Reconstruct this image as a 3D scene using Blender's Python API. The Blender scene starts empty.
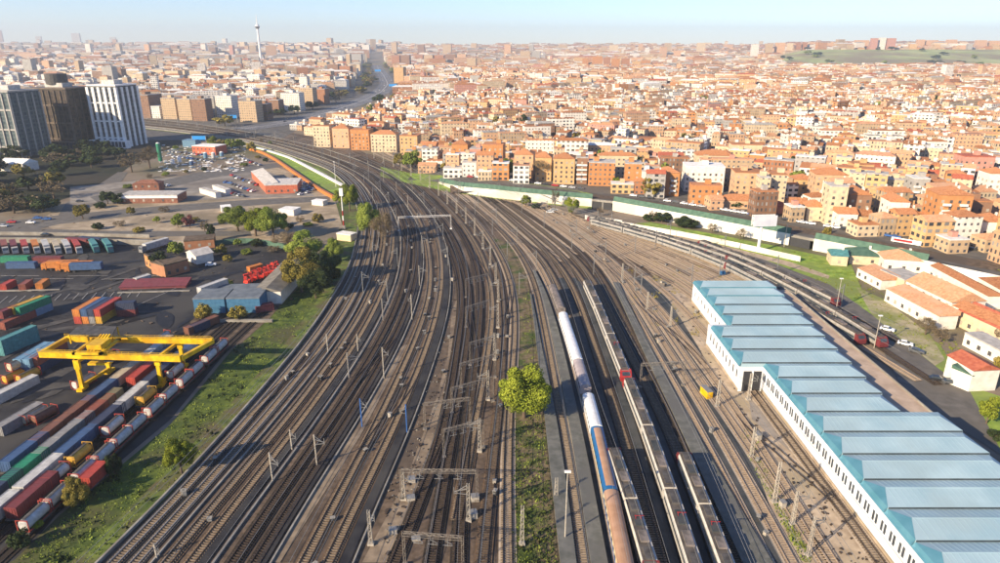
import bpy, math, random
import numpy as np
from mathutils import Vector, Matrix
from mathutils.geometry import tessellate_polygon
random.seed(7); R = random.random; U = random.uniform
C = bpy.context.scene.collection
PI = math.pi
# ------------------------------------------------------------------ camera
CH = 90.0; FPX = 667.0; PITCH = math.atan((281.5 - 46) / FPX)
cam = bpy.data.cameras.new('camera'); co = bpy.data.objects.new('camera', cam); C.objects.link(co)
co.location = (0, 0, CH); co.rotation_euler = (PI / 2 - PITCH, 0, 0)
cam.sensor_width = 36; cam.lens = 36 * FPX / 1000; cam.clip_end = 60000; cam.clip_start = 1
bpy.context.scene.camera = co
# ------------------------------------------------------------------ world, sun, exposure
SUN_EL = math.radians(24); SAZ = math.radians(38.5)       # shadows run towards +x +y
sdir = Vector((-math.cos(SAZ) * math.cos(SUN_EL), -math.sin(SAZ) * math.cos(SUN_EL), math.sin(SUN_EL)))
w = bpy.data.worlds.new('World'); bpy.context.scene.world = w; w.use_nodes = True
nt = w.node_tree; bg = nt.nodes['Background']; sk = nt.nodes.new('ShaderNodeTexSky')
sk.sky_type = 'NISHITA'; sk.sun_disc = False; sk.sun_elevation = SUN_EL
sk.sun_rotation = math.atan2(sdir.x, sdir.y); sk.air_density = 1.0; sk.dust_density = 0.15; sk.ozone_density = 3.0; sk.altitude = 700
tint = nt.nodes.new('ShaderNodeVectorMath'); tint.operation = 'MULTIPLY'; tint.inputs[1].default_value = (.90, .96, 1.16)
nt.links.new(sk.outputs[0], tint.inputs[0]); nt.links.new(tint.outputs[0], bg.inputs[0]); bg.inputs[1].default_value = 0.088
sl = bpy.data.lights.new('sun', 'SUN'); sl.energy = 5.0; sl.angle = math.radians(0.5); sl.color = (1, .82, .58)
so = bpy.data.objects.new('sun', sl); C.objects.link(so); so.rotation_euler = sdir.to_track_quat('Z', 'Y').to_euler()
vs = bpy.context.scene.view_settings
vs.view_transform = 'Standard'; vs.look = 'None'; vs.gamma = 1; vs.use_curve_mapping = False; vs.exposure = 1.0
bpy.context.scene.cycles.volume_max_steps = 64
bpy.context.scene.cycles.max_bounces = 5; bpy.context.scene.cycles.diffuse_bounces = 2

# ------------------------------------------------------------------ helpers
def P(x, y, h=0.0):
    """ground point (at height h) that the photograph shows at pixel x, y"""
    u = (x - 500) / FPX; v = -(y - 281.5) / FPX
    dy = math.cos(PITCH) + v * math.sin(PITCH); dz = -math.sin(PITCH) + v * math.cos(PITCH)
    t = (h - CH) / dz
    return (u * t, dy * t)
def proj(x, y, z):
    dz = z - CH; F = y * math.cos(PITCH) - dz * math.sin(PITCH); W = y * math.sin(PITCH) + dz * math.cos(PITCH)
    return 500 + FPX * x / F, 281.5 - FPX * W / F
def depth(x, y, z=0): return y * math.cos(PITCH) - (z - CH) * math.sin(PITCH)
def zat(x, y, ypx):
    """height above the point x, y that lands on pixel row ypx"""
    a = -(ypx - 281.5) / FPX
    # W = a F -> y s + d c = a (y c - d s)
    s, c = math.sin(PITCH), math.cos(PITCH)
    return CH + (a * y * c - y * s) / (c + a * s)
def sm(a, b, t):
    t = min(1, max(0, (t - a) / (b - a))); return t * t * (3 - 2 * t)
ORD = ['first','second','third','fourth','fifth','sixth','seventh','eighth','ninth','tenth','eleventh','twelfth','thirteenth','fourteenth','fifteenth','sixteenth','seventeenth','eighteenth','nineteenth']
TENS = ['','','twenty','thirty','forty','fifty','sixty','seventy','eighty','ninety']
TN = ['','','twentieth','thirtieth','fortieth','fiftieth','sixtieth','seventieth','eightieth','ninetieth']
def orn(i):
    n = i + 1
    if n < 20: return ORD[n - 1]
    if n >= 100: return ('hundred and ' + orn(n - 101)) if n > 100 else 'hundredth'
    return TN[n // 10] if n % 10 == 0 else TENS[n // 10] + '-' + ORD[n % 10 - 1]
def tagp(o, label=None, cat=None, group=None, kind=None):
    if label: o['label'] = label
    if cat: o['category'] = cat
    if group: o['group'] = group
    if kind: o['kind'] = kind
    return o
def thing(name, label, cat, loc=(0, 0, 0), rz=0, group=None):
    o = bpy.data.objects.new(name, None); C.objects.link(o); o.location = loc; o.rotation_euler = (0, 0, rz)
    o.empty_display_size = .5
    return tagp(o, label, cat, group)

class MB:
    def __init__(s): s.v = []; s.f = []; s.m = []; s.uv = None
    def add(s, vs, fs, m=0):
        b = len(s.v); s.v += vs; s.f += [tuple(i + b for i in f) for f in fs]; s.m += [m] * len(fs)
        return s
    def box(s, x0, y0, z0, x1, y1, z1, m=0):
        return s.add([(x0,y0,z0),(x1,y0,z0),(x1,y1,z0),(x0,y1,z0),(x0,y0,z1),(x1,y0,z1),(x1,y1,z1),(x0,y1,z1)],
                     [(0,3,2,1),(4,5,6,7),(0,1,5,4),(1,2,6,5),(2,3,7,6),(3,0,4,7)], m)
    def rbox(s, cx, cy, z0, lx, ly, z1, a, m=0):
        c, n = math.cos(a), math.sin(a); q = []
        for z in (z0, z1):
            for sx, sy in ((-1,-1),(1,-1),(1,1),(-1,1)):
                x, y = sx * lx / 2, sy * ly / 2; q.append((cx + x * c - y * n, cy + x * n + y * c, z))
        return s.add(q, [(0,3,2,1),(4,5,6,7),(0,1,5,4),(1,2,6,5),(2,3,7,6),(3,0,4,7)], m)
    def beam(s, a, b, w, h=None, m=0):
        a, b = Vector(a), Vector(b); h = h or w; d = (b - a).normalized()
        r = d.cross(Vector((0, 0, 1)))
        r = Vector((1, 0, 0)) if r.length < 1e-3 else r.normalized()
        u = r.cross(d).normalized(); q = []
        for p in (a, b):
            for i, j in ((-1,-1),(1,-1),(1,1),(-1,1)): q.append(tuple(p + r * (i * w / 2) + u * (j * h / 2)))
        return s.add(q, [(0,3,2,1),(4,5,6,7),(0,1,5,4),(1,2,6,5),(2,3,7,6),(3,0,4,7)], m)
    def tube(s, a, b, ra, rb=None, n=8, m=0):
        a, b = Vector(a), Vector(b); rb = ra if rb is None else rb; d = (b - a).normalized()
        r = d.cross(Vector((0, 0, 1))); r = Vector((1, 0, 0)) if r.length < 1e-3 else r.normalized(); u = r.cross(d); q = []
        for p, rr in ((a, ra), (b, rb)):
            for k in range(n):
                t = 2 * PI * k / n; q.append(tuple(p + r * math.cos(t) * rr + u * math.sin(t) * rr))
        fs = [(k, (k + 1) % n, n + (k + 1) % n, n + k) for k in range(n)] + [tuple(range(n))[::-1], tuple(range(n, 2 * n))]
        return s.add(q, fs, m)
    def prism(s, prof, x0, x1, m=0):
        """profile in (y, z) swept along x"""
        n = len(prof); q = [(x0, y, z) for y, z in prof] + [(x1, y, z) for y, z in prof]
        fs = [(k, n + k, n + (k + 1) % n, (k + 1) % n) for k in range(n)] + [tuple(range(n)), tuple(range(n, 2 * n))[::-1]]
        return s.add(q, fs, m)
    def mesh(s, name, mats):
        me = bpy.data.meshes.new(name); me.from_pydata(s.v, [], s.f)
        for mm in (mats if isinstance(mats, (list, tuple)) else [mats]): me.materials.append(mm)
        if any(s.m): me.polygons.foreach_set('material_index', s.m)
        if s.uv:
            l = me.uv_layers.new(name='UVMap'); l.data.foreach_set('uv', s.uv)
        me.update(); return me
def link(name, me, parent=None, loc=None, rz=None):
    o = bpy.data.objects.new(name, me); C.objects.link(o)
    if parent: o.parent = parent
    if loc is not None: o.location = loc
    if rz is not None: o.rotation_euler = (0, 0, rz)
    return o
def part(name, mb, mats, parent=None): return link(name, mb.mesh(name, mats), parent)
def copy_tree(o, parent=None):
    c = o.copy(); C.objects.link(c); c.parent = parent
    for ch in KIDS(o): copy_tree(ch, c)
    return c
def KIDS(o): return [x for x in o.children]

# ------------------------------------------------------------------ materials
MATS = {}
def mat(name, c, c2=None, sc=1.0, rough=.85, bump=0, metal=0, detail=6, c3=None, sc3=.05, spec=.3, lo=.35, hi=.65, obj=True, rnd=0):
    if name in MATS: return MATS[name]
    m = bpy.data.materials.new(name); m.use_nodes = True; n = m.node_tree; b = n.nodes['Principled BSDF']
    b.inputs['Roughness'].default_value = rough; b.inputs['Metallic'].default_value = metal
    b.inputs['Specular IOR Level'].default_value = spec
    b.inputs['Base Color'].default_value = (*c, 1)
    out = None
    if c2:
        tc = n.nodes.new('ShaderNodeTexCoord')
        def noise(scale, d):
            x = n.nodes.new('ShaderNodeTexNoise'); x.inputs['Scale'].default_value = scale; x.inputs['Detail'].default_value = d
            n.links.new(tc.outputs['Object'], x.inputs['Vector']); return x
        def ramp(src, a, bb, l, h):
            r = n.nodes.new('ShaderNodeValToRGB'); r.color_ramp.elements[0].position = l; r.color_ramp.elements[1].position = h
            r.color_ramp.elements[0].color = (*a, 1); r.color_ramp.elements[1].color = (*bb, 1)
            n.links.new(src, r.inputs[0]); return r
        nz = noise(sc, detail); out = ramp(nz.outputs[0], c, c2, lo, hi).outputs[0]
        if c3:
            n3 = noise(sc3, 4); r3 = ramp(n3.outputs[0], (0, 0, 0), (1, 1, 1), .45, .62)
            mx = n.nodes.new('ShaderNodeMix'); mx.data_type = 'RGBA'; n.links.new(r3.outputs[0], mx.inputs[0])
            n.links.new(out, mx.inputs[6]); mx.inputs[7].default_value = (*c3, 1); out = mx.outputs[2]
        if bump:
            bp = n.nodes.new('ShaderNodeBump'); bp.inputs['Strength'].default_value = bump; bp.inputs['Distance'].default_value = .1
            n.links.new(nz.outputs[0], bp.inputs['Height']); n.links.new(bp.outputs[0], b.inputs['Normal'])
        if rnd:
            oi = n.nodes.new('ShaderNodeObjectInfo'); hs = n.nodes.new('ShaderNodeHueSaturation')
            mr = n.nodes.new('ShaderNodeMapRange'); mr.inputs[3].default_value = 1 - rnd; mr.inputs[4].default_value = 1 + rnd
            n.links.new(oi.outputs['Random'], mr.inputs[0]); n.links.new(mr.outputs[0], hs.inputs['Value'])
            n.links.new(out, hs.inputs['Color']); out = hs.outputs[0]
        n.links.new(out, b.inputs['Base Color'])
    MATS[name] = m; return m
def wallmat(name, c, ww=1.15, sp=3.0, glass=(.05, .06, .08), shut=(.30, .26, .22), fl=3.0, c2=None):
    """plastered or brick wall; the panes and shutters are a regular pattern in its wall coordinates"""
    if name in MATS: return MATS[name]
    m = bpy.data.materials.new(name); m.use_nodes = True; n = m.node_tree; b = n.nodes['Principled BSDF']
    b.inputs['Roughness'].default_value = .8; b.inputs['Specular IOR Level'].default_value = .25
    uv = n.nodes.new('ShaderNodeUVMap'); br = n.nodes.new('ShaderNodeTexBrick')
    n.links.new(uv.outputs[0], br.inputs['Vector']); br.offset = 0; br.squash = 1
    br.inputs['Scale'].default_value = 1; br.inputs['Brick Width'].default_value = sp; br.inputs['Row Height'].default_value = fl
    br.inputs['Mortar Size'].default_value = (min(sp, fl) - ww) / 2; br.inputs['Mortar Smooth'].default_value = 0
    br.inputs['Bias'].default_value = -.2
    br.inputs['Color1'].default_value = (*glass, 1); br.inputs['Color2'].default_value = (*shut, 1)
    tc = n.nodes.new('ShaderNodeTexCoord'); nz = n.nodes.new('ShaderNodeTexNoise'); nz.inputs['Scale'].default_value = .35; nz.inputs['Detail'].default_value = 5
    n.links.new(tc.outputs['Object'], nz.inputs['Vector'])
    r = n.nodes.new('ShaderNodeValToRGB'); r.color_ramp.elements[0].position = .3; r.color_ramp.elements[1].position = .7
    r.color_ramp.elements[0].color = (*[x * .8 for x in c], 1); r.color_ramp.elements[1].color = (*(c2 or [min(1, x * 1.12) for x in c]), 1)
    n.links.new(nz.outputs[0], r.inputs[0]); n.links.new(r.outputs[0], br.inputs['Mortar']); n.links.new(br.outputs['Color'], b.inputs['Base Color'])
    MATS[name] = m; return m
def flat(name, c, **k): return mat(name, c, tuple(min(1, x * 1.25 + .005) for x in c), **{**dict(sc=.8, lo=.2, hi=.8), **k})

M_ground = mat('ground_soil', (0.160, 0.124, 0.088), (0.240, 0.192, 0.144), .08, .95, c3=(0.104, 0.104, 0.048), sc3=.01)
M_city = mat('city_paving', (.07, .066, .06), (.13, .12, .105), .15, .9)
M_ball = mat('track_bed_gravel', (0.088, 0.063, 0.043), (0.170, 0.122, 0.085), .9, .95, bump=.4, c3=(0.061, 0.044, 0.032), sc3=.06)
M_ballA = mat('gravel_grey', (0.027, 0.025, 0.025), (0.063, 0.059, 0.055), 1.6, .95, bump=.25, c3=(0.045, 0.042, 0.039), sc3=.07)
M_ballB = mat('gravel_rust', (0.082, 0.051, 0.029), (0.184, 0.122, 0.075), 1.6, .95, bump=.25, c3=(0.116, 0.075, 0.046), sc3=.07)
M_ballD = mat('gravel_dark', (0.017, 0.013, 0.009), (0.053, 0.042, 0.031), 1.6, .95, bump=.25, c3=(0.029, 0.022, 0.017), sc3=.07)
M_ballE = mat('gravel_pale', (0.337, 0.263, 0.187), (0.524, 0.430, 0.319), 1.6, .95, bump=.2, c3=(0.374, 0.299, 0.220), sc3=.07)
M_soil = mat('pale_dry_soil', (0.313, 0.239, 0.166), (0.497, 0.396, 0.285), .35, .95, bump=.2, c3=(0.331, 0.267, 0.175), sc3=.05)
M_brown = mat('brown_soil', (0.074, 0.053, 0.035), (0.155, 0.112, 0.077), .5, .95, bump=.3, c3=(0.087, 0.068, 0.053), sc3=.06)
M_asph = mat('asphalt', (0.015, 0.015, 0.019), (0.036, 0.035, 0.036), .25, .85, c3=(0.053, 0.050, 0.046), sc3=.045, bump=.1)
M_road = mat('road_asphalt', (0.096, 0.090, 0.080), (0.152, 0.140, 0.124), .3, .85, c3=(0.124, 0.112, 0.096), sc3=.05)
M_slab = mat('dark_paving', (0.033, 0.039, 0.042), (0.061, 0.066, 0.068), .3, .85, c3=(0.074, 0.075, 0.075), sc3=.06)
M_conc = mat('concrete', (0.222, 0.209, 0.183), (0.324, 0.304, 0.263), .7, .85, c3=(0.203, 0.183, 0.156), sc3=.15)
M_plat = mat('platform_concrete', (0.091, 0.095, 0.084), (0.154, 0.154, 0.140), .6, .85, c3=(0.112, 0.112, 0.105), sc3=.12)
M_grass = mat('grass', (.035, .060, .010), (.11, .145, .022), .35, .95, bump=.4, c3=(.075, .075, .028), sc3=.06, hi=.7)
M_grassB = mat('fresh_grass', (0.130, 0.221, 0.026), (0.286, 0.390, 0.058), .3, .95, bump=.4, c3=(0.182, 0.221, 0.058), sc3=.05)
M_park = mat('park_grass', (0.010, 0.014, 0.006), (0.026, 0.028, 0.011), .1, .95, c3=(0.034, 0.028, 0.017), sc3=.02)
M_rail = mat('rail_steel', (.05, .036, .028), (.11, .08, .06), 3, .45, metal=.5)
M_railB = mat('rail_painted_shine', (0.329, 0.240, 0.164), (0.481, 0.380, 0.278), 3, .45, metal=.2)  # shine of the rails painted in as a pale brown base colour
M_slp = mat('sleeper_pale', (0.186, 0.139, 0.098), (0.310, 0.243, 0.177), 2, .9)
M_railA = mat('rail_bright', (.26, .25, .24), (.36, .34, .32), 3, .35, metal=.3)
M_slw = mat('sleeper_wood', (0.063, 0.048, 0.035), (0.119, 0.091, 0.070), 2, .9)
M_sld = mat('sleeper_dark', (.03, .022, .017), (.07, .05, .038), 2, .9)
M_slc = mat('sleeper_concrete', (0.128, 0.098, 0.068), (0.232, 0.180, 0.128), 2, .9)
M_steel = mat('galvanised_steel', (.20, .20, .19), (.32, .31, .29), 2, .5, metal=.3)
M_pole = mat('concrete_pole', (.30, .27, .22), (.42, .38, .32), 2, .8)
M_blue = flat('blue_paint', (.03, .10, .30), rough=.5)
M_yel = mat('crane_yellow', (.62, .37, .005), (.80, .52, .015), .8, .45, c3=(.5, .28, .01), sc3=.3)
M_emur = mat('train_roof_brown', (.06, .052, .045), (.12, .105, .09), .7, .7)
M_win = mat('house_window', (.05, .05, .055), (.12, .115, .11), .5, .3)
M_shut = mat('window_shutter', (.30, .26, .20), (.45, .40, .33), .5, .7)
M_dark = flat('dark_metal', (.03, .03, .032), rough=.6)
M_glass = mat('window_glass', (.03, .04, .05), (.06, .075, .09), .5, .12, spec=.6)
M_white = mat('white_paint', (.68, .66, .62), (.82, .80, .77), .4, .6)
M_red = flat('red_paint', (.27, .02, .02), rough=.45)
M_terra = mat('terracotta_tiles', (.32, .125, .05), (.50, .225, .10), 1.2, .9, c3=(.42, .19, .085), sc3=.2, rnd=.2)
M_terra2 = mat('pale_tiles', (.46, .22, .11), (.62, .35, .19), 1.2, .9, c3=(.55, .32, .19), sc3=.2, rnd=.12)
M_redroof = mat('red_roof', (.36, .09, .05), (.48, .15, .08), 1, .9, rnd=.1)
M_greyroof = mat('grey_flat_roof', (.34, .32, .29), (.50, .47, .43), .5, .9, rnd=.25)
M_whiteroof = mat('white_flat_roof', (.62, .60, .56), (.80, .78, .74), .5, .9, rnd=.1)
M_tilef = mat('tiled_terrace', (.40, .20, .12), (.55, .30, .18), .8, .9, rnd=.2)
M_trunk = mat('bark', (.07, .05, .035), (.14, .10, .07), 2, .95)
def leafmat(n, a, b): return mat(n, a, b, .9, .8, rnd=.25, spec=.15, lo=.3, hi=.7)
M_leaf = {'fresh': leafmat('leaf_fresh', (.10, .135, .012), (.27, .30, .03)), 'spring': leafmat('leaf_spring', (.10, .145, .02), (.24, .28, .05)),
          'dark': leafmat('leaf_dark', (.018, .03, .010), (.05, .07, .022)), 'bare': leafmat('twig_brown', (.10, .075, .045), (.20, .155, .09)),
          'plum': leafmat('leaf_plum', (.10, .035, .035), (.20, .08, .07)), 'autumn': leafmat('leaf_ochre', (.14, .12, .02), (.28, .22, .05))}
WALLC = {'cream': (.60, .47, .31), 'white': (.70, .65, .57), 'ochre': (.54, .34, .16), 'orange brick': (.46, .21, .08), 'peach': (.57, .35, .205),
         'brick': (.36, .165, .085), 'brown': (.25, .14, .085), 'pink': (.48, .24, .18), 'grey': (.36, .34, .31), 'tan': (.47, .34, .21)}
W = {k: wallmat('wall_' + k.replace(' ', '_'), v) for k, v in WALLC.items()}
Wp = {k: mat('plaster_' + k.replace(' ', '_'), tuple(x * .88 for x in v), tuple(min(1, x * 1.1) for x in v), .5, .85) for k, v in WALLC.items()}

# ------------------------------------------------------------------ terrain heights
wallpx = [(430,183),(460,193),(500,199),(560,205),(610,210),(700,227),(780,243),(850,257),(900,268),(1000,290),(1150,325)]
WLX = [P(*q) for q in wallpx]
def wall_y(x):
    for (x0, y0), (x1, y1) in zip(WLX, WLX[1:]):
        if x <= x1: return y0 + (y1 - y0) * (x - x0) / (x1 - x0) if x > WLX[0][0] else WLX[0][1] + (WLX[0][0] - x) * .6
    return WLX[-1][1]
def elev(x, y):
    h = 5.5 * sm(-75, 0, x) if y > wall_y(x) - .1 else 0
    return h + hill(x, y)
def hill(x, y):
    r = x / max(y, 1)
    h = 87 * sm(3400, 7500, y)
    h += 62 * sm(2900, 3700, y) * sm(.36, .44, r) * (1 - sm(3800, 7500, y))
    return h
def grid_sheet(name, cols, y0f, ymax, n, zoff, m, fine=1.0):
    v = []; f = []
    for i, cx in enumerate(cols):
        y0 = y0f(cx)
        for j in range(n + 1):
            yy = y0 * (ymax / y0) ** (j / n); x = cx * yy
            v.append((x, yy, (elev(x, yy + 1) if name == 'city_ground' else hill(x, yy)) + zoff))
    for i in range(len(cols) - 1):
        for j in range(n):
            a = i * (n + 1) + j; f.append((a, a + n + 1, a + n + 2, a + 1))
    me = bpy.data.meshes.new(name); me.from_pydata(v, [], f); me.materials.append(m); o = link(name, me); o['kind'] = 'structure'; return o
# base ground: near part is a plain rectangle, far part follows the hills
mb = MB(); mb.add([(-3000, -200, -.06), (3000, -200, -.06), (3000, 1000, -.06), (-3000, 1000, -.06)], [(0, 1, 2, 3)])
tagp(part('ground', mb, M_ground), kind='structure')
grid_sheet('plain', [-3 + i * .1 for i in range(61)], lambda c: 900, 30000, 60, -.03, M_ground)

POLYZ = [0.0]
def sheet(name, px, m, h=None, kind='structure', world=False, base=0.0):
    POLYZ[0] += .005; z = base + POLYZ[0] if h is None else h
    pts = [Vector((q[0], q[1], z)) if world else Vector((*P(q[0], q[1], base), z)) for q in px]
    fs = tessellate_polygon([pts]); me = bpy.data.meshes.new(name); me.from_pydata([tuple(p) for p in pts], [], [tuple(t) for t in fs]); me.update()
    for p in me.polygons:
        if p.normal.z < 0: p.flip()
    me.materials.append(m); o = link(name, me); tagp(o, kind=kind); return o
def smooth_line(px, step=4.0, ext=25, base=0.0, it=6):
    w_ = [np.array(P(*q, base)) for q in px]
    if ext:
        d = w_[0] - w_[1]; d /= np.linalg.norm(d); w_ = [w_[0] + d * ext] + w_
    out = []
    for i in range(len(w_) - 1):
        p0, p1, p2, p3 = w_[max(i - 1, 0)], w_[i], w_[i + 1], w_[min(i + 2, len(w_) - 1)]
        L = np.linalg.norm(p2 - p1); n = max(1, int(L / step))
        for k in range(n):
            t = k / n; out.append(p1 + (p2 - p1) * t)
    out.append(w_[-1]); a = np.array(out)
    # resample evenly then relax
    d = np.r_[0, np.cumsum(np.linalg.norm(np.diff(a, axis=0), axis=1))]; s = np.linspace(0, d[-1], max(3, int(d[-1] / step)))
    a = np.c_[np.interp(s, d, a[:, 0]), np.interp(s, d, a[:, 1])]
    for _ in range(it * 6):
        a[1:-1] = .25 * a[:-2] + .5 * a[1:-1] + .25 * a[2:]
    return a
def normals(a):
    t = np.gradient(a, axis=0); t /= np.linalg.norm(t, axis=1)[:, None]; return np.c_[-t[:, 1], t[:, 0]], t
def ribbon(a, o0, o1, z0, z1=None, mb=None, m=0):
    """strip along the line between side offsets; z1 gives a solid with that top"""
    mb = mb or MB(); n, _ = normals(a); k = len(a)
    A = a + n * o0; B = a + n * o1; zt = z1 if z1 is not None else z0
    vs = [(x, y, zt) for x, y in A] + [(x, y, zt) for x, y in B]; fs = [(i, i + 1, k + i + 1, k + i) if o1 > o0 else (i, k + i, k + i + 1, i + 1) for i in range(k - 1)]
    if z1 is not None:
        vs += [(x, y, z0) for x, y in A] + [(x, y, z0) for x, y in B]
        for i in range(k - 1): fs += [(i, 2 * k + i, 2 * k + i + 1, i + 1), (k + i, k + i + 1, 3 * k + i + 1, 3 * k + i)]
        fs += [(0, k, 3 * k, 2 * k), (k - 1, 3 * k - 1, 4 * k - 1, 2 * k - 1)]
    mb.add(vs, fs, m); return mb
def between(L, Rr, t):
    return [((1 - t) * a[0] + t * b[0], (1 - t) * a[1] + t * b[1]) for a, b in zip(L, Rr)]

# ------------------------------------------------------------------ ground zones
grid_sheet('city_ground', [-.16 + i * .02 for i in range(110)], lambda c: max(180, next((y for y in np.arange(200, 620, 2.0) if wall_y(c * y) <= y), 470)), 7000, 90, 0.02, M_city)
L0 = [(100,563),(168,497),(230,427),(305,340),(330,302),(349,270),(356.7,240),(359,220),(357,205),(347,185),(330,170),(303,160),(280,152),(250,143),(215,137),(170,131),(120,126)]
L1 = [(152,563),(205,500),(270,428),(338.6,340),(361,302),(372,275),(379,240),(380,222),(377,205),(367,188),(350,172),(325,161),(300,153),(270,144),(225,136),(175,129),(125,124)]
L2 = [(214,563),(262,495),(316,424),(370.6,340),(389,302),(399,275),(402,240),(399,225),(392,209),(382,192),(362,175),(335,162),(308,152),(275,143),(232,134),(178,127),(128,122)]
L3 = [(271,563),(310,495),(353,432),(404,340),(418,302),(424,275),(423.5,240),(417,222),(405,203),(394,190),(375,174),(345,161),(315,151),(282,142),(238,133),(182,125),(132,120)]
L4 = [(353.6,563),(380,497),(411,432),(442,340),(451,302),(451,275),(445.7,240),(436,221),(423,203),(410,189),(390,174),(358,160),(325,149),(290,141),(242,131),(187,123),(136,118)]
RF = [(905,563),(860,510),(810,455),(755,395),(712,330),(695,290),(720,282),(730,280),(770,290),(700,262),(640,240),(570,218),(500,200),(440,188),(400,172),(360,150),(330,140),(290,132),(240,124),(190,118),(140,114)]
sheet('railway_ground', L0[:] + [(120,118),(140,114)] + RF[::-1][1:] , M_ball)
sheet('west_district_ground', [(-400,150),(0,150),(110,160),(150,150),(200,140),(280,140),(300,128),(330,112),(380,94),(378,70),(378,60),(-600,58)], M_city)
sheet('yard_asphalt', [(-400,620),(-60,620),(20,560),(60,510),(110,470),(170,420),(232,345),(268,310),(300,262),(310,243),(240,236),(180,236),(0,236),(-500,236)], M_asph)
sheet('grass_slope', [(-10,620),(60,590),(100,563),(168,497),(230,427),(305,340),(330,302),(349,270),(357,240),(359,222),(357,205),(345,190),(330,215),(340,232),(318,262),(296,290),(268,318),(232,350),(170,425),(110,475),(60,515),(15,560),(-60,600)], M_grass)
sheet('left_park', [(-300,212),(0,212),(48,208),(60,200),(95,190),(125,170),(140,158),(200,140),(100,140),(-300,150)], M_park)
sheet('sandy_lots', [(60,233),(40,222),(60,205),(110,200),(180,186),(240,172),(270,165),(300,175),(335,200),(343,228),(300,243),(200,243)], mat('lot_soil', (.27,.21,.14), (.42,.34,.24), .2, .95, c3=(.20,.16,.105), sc3=.04, bump=.2))
sheet('avenue', [(-300,222),(0,222),(60,215),(160,206),(260,199),(330,196),(330,201),(260,205),(160,213),(60,224),(30,231),(-300,240)], M_road)
sheet('avenue_branch', [(56,219),(66,203),(95,187),(118,172),(128,172),(118,186),(95,203),(80,218)], M_road)
sheet('service_road', [(-300,228),(40,229),(120,231),(200,231),(250,231),(252,236),(200,236),(120,237),(0,236),(-300,236)], M_road)
sheet('mall_car_park', [(70,187),(185,176),(260,168),(300,185),(315,196),(200,200),(70,206)], mat('pale_parking', (.19,.17,.145), (.30,.27,.23), .15, .9, c3=(.15,.13,.11), sc3=.04))
sheet('cross_road', [(90,197),(200,172),(300,160),(305,163),(210,178),(100,204)], M_road)
sheet('embankment_grass_west', [(250,143),(280,152),(303,160),(330,170),(345,184),(338,196),(318,186),(300,172),(275,158),(250,148)], M_grassB)
sheet('dry_ground_by_sheds', [(190,322),(200,312),(262,308),(285,300),(270,318),(240,345),(215,340),(190,334)], M_brown)
sheet('red_machine_yard', [(232,272),(262,250),(296,252),(292,262),(262,290),(236,292)], M_asph)
M_mid = mat('trodden_soil', (.17, .13, .09), (.29, .225, .155), .4, .95, bump=.3, c3=(.14, .105, .075), sc3=.12)
sheet('sandy_path', [(280,563),(320,500),(360,437),(408,345),(405,345),(398,350),(355,430),(318,486),(272,563)], M_mid)
sheet('brown_centre_ground', [(354,575),(382,500),(411,432),(440,352),(452,305),(452,275),(458,262),(466,285),(468,320),(460,380),(445,420),(425,470),(398,530),(385,575)], M_brown)
sheet('pale_centre_soil', [(406,480),(436,400),(448,355),(452,310),(461,290),(468,320),(462,370),(447,430),(432,475),(410,520),(390,563),(362,563),(385,520)], M_mid)
sheet('pale_sidings_ground', [(470,190),(520,197),(600,222),(700,253),(762,275),(800,300),(720,300),(700,290),(712,340),(640,262),(600,245),(560,262),(540,250),(500,222),(470,205)], M_soil)
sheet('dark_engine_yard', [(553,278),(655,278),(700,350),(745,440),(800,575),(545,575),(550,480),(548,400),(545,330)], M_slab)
sheet('pale_east_soil', [(655,278),(640,262),(600,245),(560,235),(620,240),(690,285),(712,330),(755,395),(800,450),(850,500),(905,563),(935,600),(812,600),(775,520),(745,440),(700,350)], M_soil)
sheet('weedy_median', [(512,575),(512,460),(515,400),(517,330),(512,285),(497,260),(480,240),(490,236),(512,245),(525,265),(531,300),(536,340),(545,420),(556,500),(562,575)], mat('median_soil', (.10,.075,.04), (.19,.145,.085), .6, .95, bump=.3, c3=(.05,.075,.015), sc3=.14))
sheet('east_road', [(560,224),(600,228),(680,238),(760,258),(830,285),(872,315),(905,343),(940,370),(975,392),(985,420),(1060,460),(1060,520),(1000,455),(930,410),(900,385),(880,345),(820,300),(760,272),(700,250),(600,233)], M_road)
sheet('east_grass', [(650,222),(760,243),(850,262),(862,290),(900,320),(940,345),(965,385),(1010,400),(1100,430),(1100,520),(1000,450),(985,420),(970,392),(940,370),(905,343),(872,315),(830,285),(760,258),(680,238),(600,227)], M_grassB)
sheet('dry_bank', [(856,287),(885,300),(930,335),(945,360),(935,366),(905,342),(872,315)], mat('dry_bank_soil', (.28,.24,.15), (.42,.37,.24), .3, .95, c3=(.2,.22,.07), sc3=.08))
sheet('pale_footpath', [(640,229),(700,240),(790,262),(830,276),(828,279),(780,264),(700,243),(640,232)], M_soil)
sheet('east_street', [(930,252),(1000,262),(1150,290),(1150,340),(1000,300),(965,290),(945,275)], mat('street_asphalt', (.10,.10,.105), (.15,.15,.15), .2, .8))
sheet('far_hillside', [], M_grass) if 0 else None

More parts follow.
